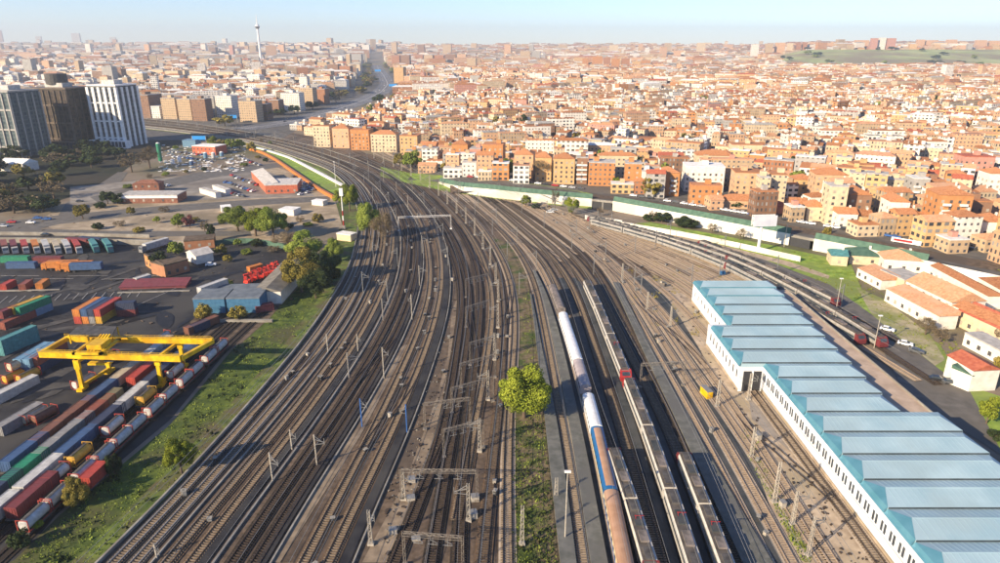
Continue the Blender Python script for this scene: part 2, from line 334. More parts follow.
# ------------------------------------------------------------------ tracks
def track(px, label, bedm, railm, slm, idx, sl_space=.65, w=3.4, it=6):
    a = smooth_line(px, it=it); zb = .16 + idx * .0035
    root = thing('railway_track', label, 'railway track', (0, 0, 0), group='railway tracks of the junction')
    part('gravel_bed', ribbon(a, -w / 2, w / 2, zb), bedm, root)
    rz0 = .16 + 48 * .0035 + .02
    n, t = normals(a)
    for s in (-1, 1): part('rail', ribbon(a, s * .84 - .085, s * .84 + .085, rz0 - .05, rz0 + .16), railm, root)
    d = np.r_[0, np.cumsum(np.linalg.norm(np.diff(a, axis=0), axis=1))]; S = np.arange(0, min(d[-1], 330), sl_space)
    xs = np.interp(S, d, a[:, 0]); ys = np.interp(S, d, a[:, 1]); tx = np.interp(S, d, t[:, 0]); ty = np.interp(S, d, t[:, 1])
    mb = MB()
    for x, y, c, s in zip(xs, ys, tx, ty):
        q = [(x + c * i * .14 - s * j * 1.3, y + s * i * .14 + c * j * 1.3) for i, j in ((-1,-1),(1,-1),(1,1),(-1,1))]
        mb.add([(p[0], p[1], rz0 + .015) for p in q], [(0, 1, 2, 3)])
        mb.add([(q[0][0], q[0][1], zb), (q[3][0], q[3][1], zb), (q[3][0], q[3][1], rz0 + .015), (q[0][0], q[0][1], rz0 + .015)], [(0, 1, 2, 3)])
    tagp(part('sleepers', mb, slm, root), kind='stuff')
    return a
TR = {}
def T(key, px, label, b, r, s, **k): TR[key] = track(px, label, b, r, s, len(TR), **k)
def pair(k, A, B, f0, f1, nm, b, r, s, fracs=(.30, .72)):
    for i, f in enumerate(fracs): T(k + str(i), between(A, B, f), nm % ('left', 'right')[i] if len(fracs) == 2 else nm % ORD[i], b, r, s)
pair('A', L0, L1, 0, 0, '%s track of the pale-railed grey pair nearest the grass slope', M_ballA, M_railA, M_slc, (.30, .70))
pair('B', L1, L2, 0, 0, '%s track of the brown pair just right of the grey tracks', M_ballB, M_rail, M_slc, (.26, .64))
pair('C', L2, L3, 0, 0, '%s track of the dark pair between the brown tracks and the sandy path', M_ballD, M_rail, M_sld, (.34, .74))
L3b = L3; D0 = [(304.7,563),(334,505),(371,438),(416,340),(429.7,300),(431,270),(427,240),(420,222),(409,204),(396,190),(378,176),(350,162),(318,150.5),(285,141.5),(239,132.4),(184,124.5),(133,119.5)]
D1 = [(328.7,563),(355,505),(391,438),(430,340),(440.5,300),(442.5,270),(438,240),(430,221),(418,203.5),(404,189.5),(385,175),(354,161),(322,149.7),(288,141),(241,131.6),(186,123.6),(134,118.6)]
T('D0', D0, 'left track of the brown pair right of the sandy path', M_ballB, M_rail, M_slc); T('D1', D1, 'right track of the brown pair between sandy path and dark cable trough', M_ballB, M_rail, M_slc)
sgE = (M_ballD, M_rail, M_sld)
T('E1', [(395.5,563),(429.5,481),(443,440),(450,400),(455,360),(460,330),(463,300),(458,268),(446,240),(434,221),(420,204),(404,187),(380,171),(352,158)], 'leftmost track under the truss portals, beside the pale strip of soil', *sgE)
T('E2', [(431,563),(445,474),(452,440),(462,380),(467,340),(471,300),(466,270),(454,240),(441,221),(426,204),(409,187),(384,170),(356,157)], 'second track from the left under the truss portals', *sgE)
T('E3', [(458.7,563),(462,474),(467,430),(474,380),(478,340),(482,300),(478,270),(466,240),(452,221),(435,203),(416,186),(390,169),(360,156)], 'third track from the left under the truss portals', *sgE)
T('E4', [(470,450),(477,411),(484,380),(489,349),(493,320),(493,295),(488,270),(477,245),(462,223),(444,204),(424,186),(396,169),(364,155)], 'track curving along the right mast line, beside the truss portals', M_ballB, M_rail, M_slc)
T('F1', [(482.7,563),(491.6,468),(498,430),(502,380),(505,340),(504,303),(499,274),(487,246),(471,224),(452,205),(431,187),(402,169),(368,154)], 'left track of the curved pair beside the weedy median', M_ballB, M_rail, M_slw)
T('F2', [(507.6,563),(507,463),(508,430),(511,380),(515,340),(515,303),(509,274),(496,248),(481,226),(463,207),(441,188),(410,169),(374,153)], 'right track of the curved pair beside the weedy median', M_ballE, M_rail, M_slc)
T('G', [(583,563),(569.5,463),(560,415),(547,340),(537,290),(526,262),(512,243),(496,226),(476,208),(452,189),(418,170),(380,153)], 'track between the two panelled concrete platforms', M_ballE, M_rail, M_slc)
HH = [(624,575),(604,470),(592,420),(569,340),(553,294),(541,267),(526,248),(509,232),(487,211),(462,192),(426,172),(386,153)]
T('H', HH, 'track under the long white and blue train', M_ballE, M_railB, M_slp)
T('I', [(645,563),(622,480),(603,440),(577,345),(558,284),(545,262),(530,246),(512,231),(490,210),(464,190),(430,172)], 'track under the dark-roofed train right of the blue one', M_ballD, M_rail, M_slc)
T('J', [(660,563),(632,463),(620,425),(594,345),(573,284),(557,262),(541,246),(523,231),(500,210),(474,190),(440,172)], 'empty track left of the longest red-nosed train', M_ballD, M_rail, M_slc)
T('K', [(692,575),(657,463),(642,425),(609,342),(586,284),(569,262),(552,246),(532,231),(508,211),(482,192),(450,174)], 'track under the longest red-nosed train', M_ballD, M_rail, M_slc)
T('L', [(722,570),(683,463),(662,415),(622,340),(596,284),(580,262),(562,246),(542,231),(517,211),(490,193),(456,174)], 'track under the shorter train right of the red-nosed one', M_ballD, M_rail, M_slc)
T('M', [(737,563),(697,463),(678,420),(635,340),(606,284),(591,262),(573,246),(552,231),(525,212),(497,194),(462,175)], 'empty track left of the dark platform strip', M_ballD, M_rail, M_slw)
T('N', [(765.6,563),(716,463),(692,420),(648,340),(617,284),(601,262),(583,246),(562,231),(534,213),(505,195),(468,176)], 'track along the right edge of the dark engine yard', M_ballE, M_railB, M_slp)
T('O', [(791.6,563),(737,463),(708,415),(664,345),(632,294),(612,268),(594,250),(572,234),(542,214),(513,196),(475,177)], 'track beside the green weed strip east of the engine yard', M_ballE, M_railB, M_slp)
T('P', [(832,563),(780,480),(749,428),(712,377),(685,340),(656,304),(628,276),(606,256),(582,237),(550,215),(520,197),(480,178)], 'track across the pale soil between weed strip and depot', M_ballE, M_railB, M_slp)
T('P2', [(824,563),(772,484),(741,434),(697,377),(665,328),(645,300),(622,276),(600,256)], 'second track across the pale soil, merging towards the junction', M_ballE, M_railB, M_slp)
T('Q', [(879,563),(817,476),(773,420),(749,389),(744,380)], 'short track running into the open depot door', M_ballE, M_rail, M_slc)
T('R', [(730,364),(700,325),(668,294),(640,272),(616,253),(592,236),(560,215),(528,197),(488,179)], 'track curving towards the depot corner from the junction', M_ballE, M_railB, M_slp)
SA = [(705,310),(672,284),(640,265),(612,250),(590,233),(566,216),(534,198),(494,180)]
SB = [(750,287),(712,270),(668,251),(630,238),(600,229),(566,218),(530,204),(480,189)]
SB = [(762,290),(722,270),(680,252),(640,238),(600,225.5),(566,213),(530,200),(484,185)]
for i in range(7): T('S%d' % i, between(SA, SB, (i + .3) / 7.2), '%s siding of the brown fan behind the depot, counted from the west' % ORD[i], M_ballE, M_railB, M_slp, w=2.9)
EA = [(800,300),(757,283),(712,259.5),(645,239),(600,227),(572,219),(530,207),(480,192)]
T('T1', [(858,345),(797,308),(757,285),(712,262),(660,244),(600,227.5),(575,221),(530,208),(480,192)], 'innermost track of the stabled white trains behind the depot', M_ballE, M_railB, M_slp, w=2.9)
T('T2', [(880,348),(840,322),(797,297),(757,275),(716,257.5),(660,241),(600,225),(575,218.5),(530,206),(480,190)], 'middle track of the stabled white trains behind the depot', M_ballD, M_rail, M_slw, w=2.9)
T('T3', [(850,316),(822,301),(780,280),(740,261),(689,243),(640,232),(600,223),(560,212)], 'outermost track of the stabled white trains beside the east road', M_ballD, M_rail, M_slw, w=2.9)

def crossover(ka, kb, y0, y1, label):
    a, b = TR[ka], TR[kb]; ia = int(np.argmin(abs(a[:, 1] - y0))); ib = int(np.argmin(abs(a[:, 1] - y1))); lo, hi = min(ia, ib), max(ia, ib); pts = []
    for k in range(lo, hi + 1):
        t = sm(lo, hi, k); j = int(np.argmin((b[:, 0] - a[k][0]) ** 2 + (b[:, 1] - a[k][1]) ** 2)); pts.append(a[k] * (1 - t) + b[j] * t)
    c = np.array(pts); 
    if len(c) < 4: return
    r_ = thing('crossover_track', label, 'railway track', (0, 0, 0), group='crossovers between the tracks')
    for s_ in (-1, 1): part('rail', ribbon(c, s_ * .84 - .08, s_ * .84 + .08, .335, .525), M_rail, r_)
for n_, (ka, kb, y0, y1, nm) in enumerate([('A0', 'A1', 150, 195, 'between the two grey tracks'), ('B0', 'B1', 240, 290, 'between the brown tracks'), ('C0', 'C1', 160, 205, 'between the dark tracks, near'), ('C0', 'B1', 300, 360, 'joining brown and dark tracks on the curve'), ('D0', 'D1', 130, 175, 'between the tracks right of the sandy path'), ('E1', 'E2', 120, 160, 'under the truss portals, near'), ('E3', 'E2', 180, 225, 'under the truss portals, middle'), ('E4', 'E3', 250, 300, 'under the truss portals, far'), ('F1', 'F2', 200, 250, 'between the curved median tracks'), ('D1', 'E1', 330, 390, 'into the portal tracks on the far curve'), ('G', 'F2', 330, 380, 'left of the long train track throat'), ('I', 'H', 290, 340, 'at the head of the long train track'), ('K', 'J', 270, 310, 'at the head of the engine yard, left'), ('M', 'L', 270, 310, 'at the head of the engine yard, right'), ('O', 'N', 250, 300, 'above the weed strip'), ('P', 'O', 180, 240, 'across the pale soil, middle'), ('Q', 'P', 110, 150, 'towards the depot door'), ('R', 'P', 260, 310, 'left of the depot corner, far'), ('S0', 'R', 250, 290, 'at the lowest siding'), ('S3', 'S2', 260, 310, 'in the middle of the siding fan'), ('S6', 'S5', 260, 310, 'at the top of the siding fan'), ('A1', 'B0', 380, 440, 'joining grey and brown tracks, far'), ('C1', 'D0', 400, 470, 'joining dark and sandy path tracks, far'), ('F1', 'E4', 380, 440, 'between median and portal tracks, far')]):
    crossover(ka, kb, y0, y1, 'pair of crossover rails ' + nm)
# ------------------------------------------------------------------ cable troughs / kerbs
def kerb(px, name, label, cat, w, h, m, off=0, base=.3, ext=25):
    a = smooth_line(px, ext=ext); o = part(name, ribbon(a, off - w / 2, off + w / 2, 0.0, h + base), m); return tagp(o, label, cat), a
_, aL0 = kerb(L0, 'kerb_wall', 'pale concrete kerb wall between the grass slope and the grey tracks', 'wall', .45, .45, M_conc)
_, aL1 = kerb(L1, 'cable_trough', 'pale concrete cable trough between the grey and the brown tracks', 'cable trough', .36, .12, M_conc)
_, aL2 = kerb(L2, 'cable_trough', 'sandy concrete cable trough left of the dark tracks', 'cable trough', .4, .12, M_conc)
_, aL3 = kerb(L3, 'cable_trough', 'pale cable trough between the dark tracks and the sandy path', 'cable trough', .36, .12, M_conc)
_, aL4 = kerb(L4, 'cable_trough', 'thin cable trough left of the brown ground and the truss portals', 'cable trough', .3, .25, M_conc)
for A, o0, o1, nm in ((aL2, 1.2, 3.0, 'service_path'), (aL3, .8, 2.6, 'dark_service_path'), (aL4, .5, 2.6, 'dark_side_path')):
    tagp(part(nm, ribbon(A, o0, o1, .34), M_asph), kind='structure')

tagp(part('fresh_verge', ribbon(aL0, .6, 5.0, .13), mat('verge_grass', (.05, .085, .015), (.15, .19, .035), .35, .95, bump=.5, c3=(.10, .085, .04), sc3=.12)), kind='structure')
# platforms
def platform(Lp, Rp, name, label, m, h):
    A = smooth_line(Lp); B = smooth_line(Rp); n = min(len(A), len(B))
    def rs(a):
        d = np.r_[0, np.cumsum(np.linalg.norm(np.diff(a, axis=0), axis=1))]; s = np.linspace(0, d[-1], n); return np.c_[np.interp(s, d, a[:, 0]), np.interp(s, d, a[:, 1])]
    A, B = rs(A), rs(B); v = [(x, y, h) for x, y in A] + [(x, y, h) for x, y in B] + [(x, y, 0) for x, y in A] + [(x, y, 0) for x, y in B]; f = []
    for i in range(n - 1): f += [(i, n + i, n + i + 1, i + 1), (i, i + 1, 2 * n + i + 1, 2 * n + i), (n + i, 3 * n + i, 3 * n + i + 1, n + i + 1)]
    f += [(0, 2 * n, 3 * n, n), (n - 1, 2 * n - 1, 4 * n - 1, 3 * n - 1)]
    o = part(name, MB().add(v, f), m); tagp(o, label, 'platform'); return A, B
pl1 = platform([(560,563),(547,440),(536,340),(530,295)], [(576,563),(561,440),(540,340),(531.5,295)], 'platform', 'panelled grey concrete platform left of the single track, by the weeds', M_plat, .75)
pl2 = platform([(590.5,563),(576,463),(553,340),(541,292),(533,272)], [(607,563),(586,450),(561,340),(546.5,292),(535,272)], 'platform', 'panelled grey concrete platform beside the long blue and brown train', M_plat, .95)
pl3 = platform([(712,500),(695,463),(675,420),(637,340),(613,284)], [(733,500),(711,463),(688,420),(645,340),(618.5,284)], 'platform', 'long pale concrete platform on the right of the engine yard', M_plat, .8)
pl4 = platform([(660,530),(635,440),(601,345),(577,282)], [(666,530),(642,440),(607,345),(582,282)], 'platform', 'low walkway left of the longest red-nosed train', M_slab, .35)
for i, (q0, q1) in enumerate(([(567, 280), (578, 280)],)): pass
# ------------------------------------------------------------------ long walls by the tracks
# ------------------------------------------------------------------ trains
def sec_body(w, h0, h1, rr, n=8):
    """rounded roof coach section (y,z)"""
    p = [(-w / 2, h0), (-w / 2, h1)]
    for k in range(1, n):
        t = PI - PI * k / n; p.append((w / 2 * math.cos(t), h1 + rr * math.sin(t)))
    p += [(w / 2, h1), (w / 2, h0)]; return p
def coach_at(a, s0, s1):
    d = np.r_[0, np.cumsum(np.linalg.norm(np.diff(a, axis=0), axis=1))]
    p = [np.array((np.interp(s, d, a[:, 0]), np.interp(s, d, a[:, 1]))) for s in (s0, s1)]
    c = (p[0] + p[1]) / 2; v = p[1] - p[0]; return c, math.atan2(v[1], v[0]), np.linalg.norm(v)
def s_of(a, px, py, h=4):
    q = np.array(P(px, py, h)); d = np.r_[0, np.cumsum(np.linalg.norm(np.diff(a, axis=0), axis=1))]
    return d[np.argmin(np.linalg.norm(a - q, axis=1))]
M_trw = mat('train_white', (.42, .40, .36), (.56, .53, .48), .6, .45); M_trr = mat('train_roof_grey', (.05, .046, .042), (.10, .092, .085), .7, .7)
M_trb = mat('brown_roof', (.33, .19, .115), (.44, .27, .17), .4, .6, c3=(.38, .235, .16), sc3=.2); M_mauve = mat('mauve_roof', (.30, .26, .27), (.40, .35, .35), .5, .6)
M_moss = mat('weathered_roof', (.10, .09, .08), (.24, .20, .18), .6, .8); M_cream = mat('cream_panel', (.62, .50, .28), (.75, .62, .38), .6, .5)
M_blu2 = flat('coach_blue', (.015, .10, .25), rough=.4); M_whr = mat('white_roof', (.62, .63, .63), (.78, .79, .79), .5, .5)
def bogies(L, root, name='bogie'):
    for sx in (-1, 1):
        mb = MB(); mb.box(sx * (L / 2 - 4) - 1.5, -1.15, .75, sx * (L / 2 - 4) + 1.5, 1.15, 1.25)
        for wx in (-1, 1): mb.tube((sx * (L / 2 - 4) + wx * 1.2, -1, .93), (sx * (L / 2 - 4) + wx * 1.2, 1, .93), .45, n=10)
        part(name, mb, M_dark, root)
def passenger_coach(root, c, ang, L, side, roof, stripe=None, desc=None, h=3.2):
    b = MB(); b.prism(sec_body(3.0, 1.2, h, .0, 2)[:2] + [(1.5, h), (1.5, 1.2)], -L / 2, L / 2)
    body = part('coach', b, side, root); body.location = (c[0], c[1], 0); body.rotation_euler = (0, 0, ang)
    if desc: body['label'] = desc
    blue = side is M_blu2
    r = MB(); p = sec_body(2.2 if blue else 3.04, h + (.3 if blue else 0), h + (.32 if blue else .02), .6 if blue else .85, 10); r.prism(p, -L / 2 + (.9 if blue else .05), L / 2 - (.9 if blue else .05))
    if blue: q_ = MB(); q_.prism(sec_body(3.04, h, h + .02, .78, 10), -L / 2 + .05, L / 2 - .05); part('roof_shell', q_, M_blu2, body)
    part('roof', r, roof, body); bogies(L, body)
    for s in (-1, 1):
        n = int(L / 2.2); wn = MB()
        for k in range(n):
            x = -L / 2 + 1.6 + k * (L - 3.2) / max(1, n - 1); wn.box(x - .6, s * 1.5 - .02, 2.1, x + .6, s * 1.5 + .02, 2.85)
        part('window_band', wn, M_glass, body)
        if stripe: part('stripe', MB().box(-L / 2 + .2, s * 1.515 - .01, 1.35, L / 2 - .2, s * 1.515 + .01, 1.95), stripe, body)
    return body
tH = TR['H']; root = thing('passenger_train', 'long train with white, mauve, blue and brown roofed coaches beside the platform', 'train')
for y0, y1, side, roof, stp, ds in [(284,309,M_moss,M_moss,None,'old coach with a weathered mottled roof'),(310,356,M_whr,M_whr,None,'white roofed coach nearest the far end'),(357,388,M_mauve,M_mauve,None,'coach with a mauve grey roof'),(389,424,M_whr,M_whr,None,'white roofed coach in front of the blue one'),(425,484,M_blu2,M_trb,M_cream,'blue coach with brown roof'),(485,572,M_cream,M_trb,M_blue,'brown roofed coach nearest the viewer')]:
    pts = {284:547,309:554,310:554.5,356:568,357:568.5,388:577,389:577.5,424:588,425:588.5,484:599,485:600,572:617}
    s1, s0 = s_of(tH, pts[y0], y0), s_of(tH, pts[y1], y1); c, ang, L = coach_at(tH, s0, s1); passenger_coach(root, c, ang, L - .4, side, roof, stp, ds)
M_cab = flat('wine_cab_paint', (.13, .02, .022))
def emu(key, q0, q1, label, near_cab=True, far_cab=True, redcabs=True, lead=0):
    a = TR[key]; s0, s1 = s_of(a, *q0), s_of(a, *q1); n = max(1, round(abs(s1 - s0) / 24)); root = thing('electric_train', label, 'train')
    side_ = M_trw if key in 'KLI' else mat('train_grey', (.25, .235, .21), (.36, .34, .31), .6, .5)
    for k in range(n):
        u0 = s0 + (s1 - s0) * k / n; u1 = s0 + (s1 - s0) * (k + 1) / n; c, ang, L = coach_at(a, u0, u1); L -= .6
        mb = MB(); mb.prism([(-1.45, 1.0), (-1.5, 3.3), (-1.25, 3.85), (1.25, 3.85), (1.5, 3.3), (1.45, 1.0)], -L / 2, L / 2)
        body = part('coach', mb, side_, root); body.location = (c[0], c[1], 0); body.rotation_euler = (0, 0, ang)
        r = MB(); r.box(-L / 2 + .02, -.85, 3.85, L / 2 - .02, 1.3, 3.98); part('roof', r, M_emur, body)
        for j in range(4):
            x = -L / 2 + L * (j + .5) / 4; e = MB(); e.box(x - L * .085, -.8, 3.98, x + L * .085, .8, 4.25 + .12 * (j % 2)); part('roof_unit', e, [M_trr, M_moss, M_slab][j % 3], body)
        if k % 2 == 0:
            e = MB(); x = L * .12
            for yy in (-.5, .5): e.beam((x, yy, 4.0), (x + .9, yy, 4.75), .08); e.beam((x + .9, yy, 4.75), (x, yy, 5.3), .08)
            e.beam((x, -.9, 5.3), (x, .9, 5.3), .1); part('pantograph', e, M_red if k % 4 == 0 else M_dark, body)
        for s in (-1, 1): part('window_band', MB().box(-L / 2 + .8, s * 1.49 - .03, 2.15, L / 2 - .8, s * 1.49 + .03, 2.9), M_glass, body)
        bogies(L, body)
        for flag, end in ((near_cab and k == 0, -1), (far_cab and k == n - 1, 1)):
            if flag:
                cb = MB(); x0 = end * (L / 2 - .6); x1 = end * (L / 2 + 1.3)
                pr = [(x0, 1.0), (x0, 4.0), (end * (L / 2 + .25), 3.75), (x1, 2.2), (x1, 1.0)]
                q = [(x, -1.53, z) for x, z in pr] + [(x, 1.53, z) for x, z in pr]
                cb.add(q, [(0,1,2,3,4),(9,8,7,6,5)] + [(i, 5 + i, 5 + (i + 1) % 5, (i + 1) % 5) for i in range(5)]); part('cab', cb, M_red if key == 'K' else M_cab, body)
                g = MB(); xa = end * (L / 2 + .45); xb = end * (L / 2 + 1.1); g.add([(xa, -1.1, 3.55), (xa, 1.1, 3.55), (xb, 1.1, 2.65), (xb, -1.1, 2.65)], [(0, 1, 2, 3)]); part('windscreen', g, M_glass, body)
    return root
emu('K', (690,572), (622,374), 'nearer long white train with dark roof equipment, right of the empty track')
emu('K', (620,371), (584,280), 'farther thin white train, its red nose touching the one before it', True, False)
emu('L', (724,572), (677,449), 'white train with dark roof on the rightmost occupied engine yard track')
emu('I', (642,572), (610,449), 'narrow pale train with dark roof right beside the brown coaches')
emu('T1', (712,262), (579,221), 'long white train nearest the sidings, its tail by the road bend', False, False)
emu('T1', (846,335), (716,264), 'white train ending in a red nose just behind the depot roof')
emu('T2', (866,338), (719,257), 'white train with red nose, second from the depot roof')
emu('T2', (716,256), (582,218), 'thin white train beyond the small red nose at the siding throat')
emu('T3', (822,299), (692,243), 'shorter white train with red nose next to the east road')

# ------------------------------------------------------------------ depot
depot = thing('train_depot', 'huge white depot with light blue sawtooth roof on the right', 'depot', (72, 130, 0))
def dpart(name, mb, m, lab=None):
    o = part(name, mb, m, depot); o.matrix_parent_inverse = Matrix.Translation((-72, -130, 0)); 
    if lab: o['label'] = lab
    return o
HB = 8.0; M_dw = mat('depot_white', (.66, .69, .72), (.76, .79, .82), .3, .7, c3=(.62, .62, .62), sc3=.1)
M_rl = mat('blue_sheet_roof', (0.271, 0.401, 0.461), (0.362, 0.492, 0.542), .12, .85, c3=(0.301, 0.411, 0.451), sc3=.08, metal=0); M_teal = mat('teal_fascia', (0.067, 0.196, 0.255), (0.097, 0.241, 0.309), .3, .5)
y_t = [232.0, 224.0, 215.9, 207.5, 199, 190.3, 181.5, 172.7, 163.9, 155.5, 147.0, 138.3, 129.6, 120.9, 112.1, 103.3, 94.5, 85.8, 77.0]
def xl(y): return 71.4 if y > 193.6 else (65.6 if y > 163.9 else 72.1)
def xr(y): return 94.6 + (y - 140) * .05 if y > 138.3 else 103.8
wl = MB(); wl.box(71.4, 193.6, 0, 93.5, 232, HB - .6); wl.box(65.6, 163.6, 0, 93.5, 193.595, HB - .6); wl.box(72.1, 138.4, 0, 93.5, 163.595, HB - .6); wl.box(72.1, 50, 0, 103.5, 138.395, HB - .6)
o = dpart('wall', wl, M_dw)
base = MB()
for (x0, y0, x1, y1) in ((71.3, 193.6, 71.4, 232), (65.5, 163.6, 65.6, 193.6), (72.0, 50, 72.1, 163.6)): base.box(x0, y0, 0, x1, y1, .9)
dpart('plinth', base, M_soil)
ys = y_t + [68.2, 59.4, 50.6]
for i in range(len(ys) - 1):
    yf, yn = ys[i], ys[i + 1]; x0, x1 = xl((yf + yn) / 2), xr((yf + yn) / 2); p = yf - yn
    zb = HB; H1 = 1.5
    # near slope, ridge, far slope, then the dark glazed step down
    prof = [(yn + .02, zb - .6, 0), (yn + .02, zb + .85, .25), (yn + p * .58, zb + 1.42, 2.2), (yf - .02, zb + .42, .3), (yf - .02, zb - .6, 0)]
    m = MB(); n5 = 5; m.add([(x0 + q * 1.1, y, z) for y, z, q in prof] + [(x1 - q, y, z) for y, z, q in prof], [(k, n5 + k, n5 + (k + 1) % n5, (k + 1) % n5) for k in range(n5)] + [tuple(range(n5, 2 * n5))[::-1]])
    for k in range(int((x1 - x0 - 5) / 1.1)):
        xx = x0 + 2.8 + k * 1.1; m.beam((xx, yn + .05, zb + .87), (xx, yn + p * .58, zb + 1.44), .06, .06); m.beam((xx, yn + p * .58, zb + 1.44), (xx, yf - .05, zb + .45), .06, .06)
    dpart('roof_bay', m, M_rl)
    dpart('ridge_cap', MB().beam((x0 + 2.6, yn + p * .58, zb + 1.45), (x1 - 2.3, yn + p * .58, zb + 1.45), .25, .08), M_rl)
    dpart('glazing_strip', MB().box(x0 + .4, yn - .04, zb + .45, x1 - .3, yn + .01, zb + .82), M_teal if i < 2 else M_glass)
    s_ = MB(); s_.add([(x0 + q * 1.1 - .02, y, z + .01) for y, z, q in prof] + [(x0 - .35, yn, zb - .5), (x0 - .35, yf, zb - .5)], [(0, 1, 2, 3, 4), (5, 1, 2), (5, 2, 6), (6, 2, 3)])
    dpart('roof_skirt', s_, M_teal)
wi = 0
for y in np.arange(54, 163, 3.0):
    for k in (0, 1.1):
        if wi >= 78: break
        m = MB().box(71.99, y + k, 3.6, 72.09, y + k + .55, 5.7); dpart('window', m, M_glass); wi += 1
for y in np.arange(165.5, 192, 3.0): dpart('window', MB().box(65.49, y, 3.6, 65.59, y + .55, 5.7), M_trr)
for y in np.arange(196, 230, 4.0): dpart('window', MB().box(71.29, y, 3.6, 71.39, y + .5, 5.2), M_trr)
for x in (66.6, 69.3): dpart('door_opening', MB().box(x, 163.5, 0, x + 2.2, 163.59, 6.2), M_dark)
dpart('door_pillar', MB().box(68.85, 163.3, 0, 69.25, 163.58, 6.4), M_white)
an = MB(); an.box(93.501, 138.4, 0, 105.0, 230, 5.6); dpart('side_annex', an, mat('annex_roof', (.36, .27, .20), (.48, .37, .28), .3, .9), 'low flat beige annex along the depot')
dpart('parapet', MB().box(105.0, 138.4, 0, 105.3, 230, 6.1), M_conc)
sheet('depot_yard_paving', [(748,395),(770,397),(800,440),(820,452),(790,452),(752,420)], mat('grey_paving', (.22,.19,.16), (.30,.26,.22), .4, .9))

# ------------------------------------------------------------------ masts
def mast_mesh(kind, h, arm):
    pr = MB(); ar = MB()
    if kind == 'pole':
        pr.beam((0, 0, 0), (0, 0, h), .24, .24)
    elif kind == 'lattice':
        for x in (-.35, .35):
            for y in (-.2, .2): pr.beam((x, y, 0), (x * .6, y * .6, h), .10, .10)
        k = 0; z = .4
        while z < h - .8: pr.beam((-.33 if k % 2 else .33, -.2, z), (.3 if k % 2 else -.3, -.18, z + .8), .07); pr.beam((-.33 if k % 2 else .33, .2, z), (.3 if k % 2 else -.3, .18, z + .8), .07); z += .8; k += 1
        pr.box(-.6, -.5, 0, .6, .5, .5)
    if arm:
        ar.beam((0, 0, h - 1.2), (arm, 0, h - 2.0), .13); ar.beam((0, 0, h - .3), (arm * .7, 0, h - 1.7), .10); ar.beam((0, 0, h - 2.6), (arm, 0, h - 2.3), .10)
        ar.beam((arm, 0, h - 1.0), (arm, 0, h - 2.7), .10)
    return pr, ar
MM = {}
def mast(x, y, kind='pole', h=8.5, arm=2.6, rz=0, mtl=None, label='', group='overhead line masts'):
    key = (kind, round(h, 1), round(arm, 1), mtl.name if mtl else '')
    if key not in MM:
        a, b = mast_mesh(kind, h, arm); MM[key] = (a.mesh('pole', mtl or M_steel), b.mesh('arm', M_steel) if arm else None)
    o = thing('catenary_mast', label, 'mast', (x, y, 0), rz, group)
    link('pole', MM[key][0], o)
    if MM[key][1]: link('arm', MM[key][1], o)
    return o
for i, (bx, by, k, h, arm, rz, m, lb) in enumerate([
    (317,466,'pole',8.2,2.2,0,M_pole,'tall pale mast on the trough right of the dark tracks, nearest the viewer'),
    (273,482,'pole',7.5,-2.4,2.6,M_pole,'pale mast with a bracket among the brown tracks, bottom left'),
    (292,450,'pole',5.5,1.2,0,M_pole,'short slim mast left of the dark tracks'),
    (349,378,'pole',8,3,.5,M_pole,'pale mast with a long bracket on the brown and dark track divide'),
    (384,379,'pole',10,1.6,0,M_pole,'tall cream mast with a small head at the sandy path'),
    (328,353,'pole',6.5,-1,0,M_pole,'mast between the grey and brown tracks'),
    (358,352,'pole',6,1,0,M_pole,'mast at the narrow gap beside the brown tracks'),
    (383,320,'pole',8,2.4,.4,M_pole,'mast with bracket left of the dark tracks, farther up'),
    (412,320,'pole',9.5,-1,0,M_pole,'thick pale mast between the dark and sandy lines'),
    (362,427,'pole',8,1.5,0,M_blue,'left blue mast of the pair spanning the brown tracks'),
    (407,433,'pole',8,-1.5,0,M_blue,'right blue mast of the pair, at the dark cable strip'),
    (157,559,'pole',3.5,.6,0,M_pole,'small white signal post between grey and brown tracks'),
    (774,503,'lattice',10,0,0,M_pole,'lattice mast standing in the green weed strip'),
    (792,525,'lattice',8,3,.3,M_pole,'lattice mast with bracket nearest the weed strip end'),
    (808,556,'lattice',9,3,.5,M_pole,'lattice mast lowest on the right by the pale soil'),
    (717,407,'lattice',8,0,0,M_pole,'lattice mast beside the yellow machine'),
    (751,457,'lattice',8,2,.2,M_pole,'lattice mast in front of the depot paving'),
    (748,400,'lattice',8,2,.2,M_pole,'lattice mast at the depot door'),
    (670,328,'lattice',8,2.5,.4,M_pole,'lattice mast left of the depot corner'),
    (647,310,'lattice',7,2.5,.4,M_pole,'lattice mast by dry bushes left of the depot'),
    (622,282,'lattice',8,2.5,.2,M_pole,'lattice mast at the top of the engine yard'),
    (634,286,'pole',8,2,.2,M_steel,'slim mast above the engine yard'),
    (522,545,'lattice',9,0,0,M_pole,'lattice mast in the weeds of the median'),
    (556,498,'lattice',5,0,0,M_pole,'low lattice frame on the left platform edge'),
    (371,545,'lattice',8,1,0,M_pole,'lattice mast on the brown ground left of the truss portals'),
    (404,500,'lattice',7,1,0,M_pole,'lattice mast under the pink-tinted truss end'),
    (784,247,'pole',11,0,0,M_pole,'slim white post in the east grass')]):
    x, y = P(bx, by); mast(x, y, k, h, arm, rz, m, lb)
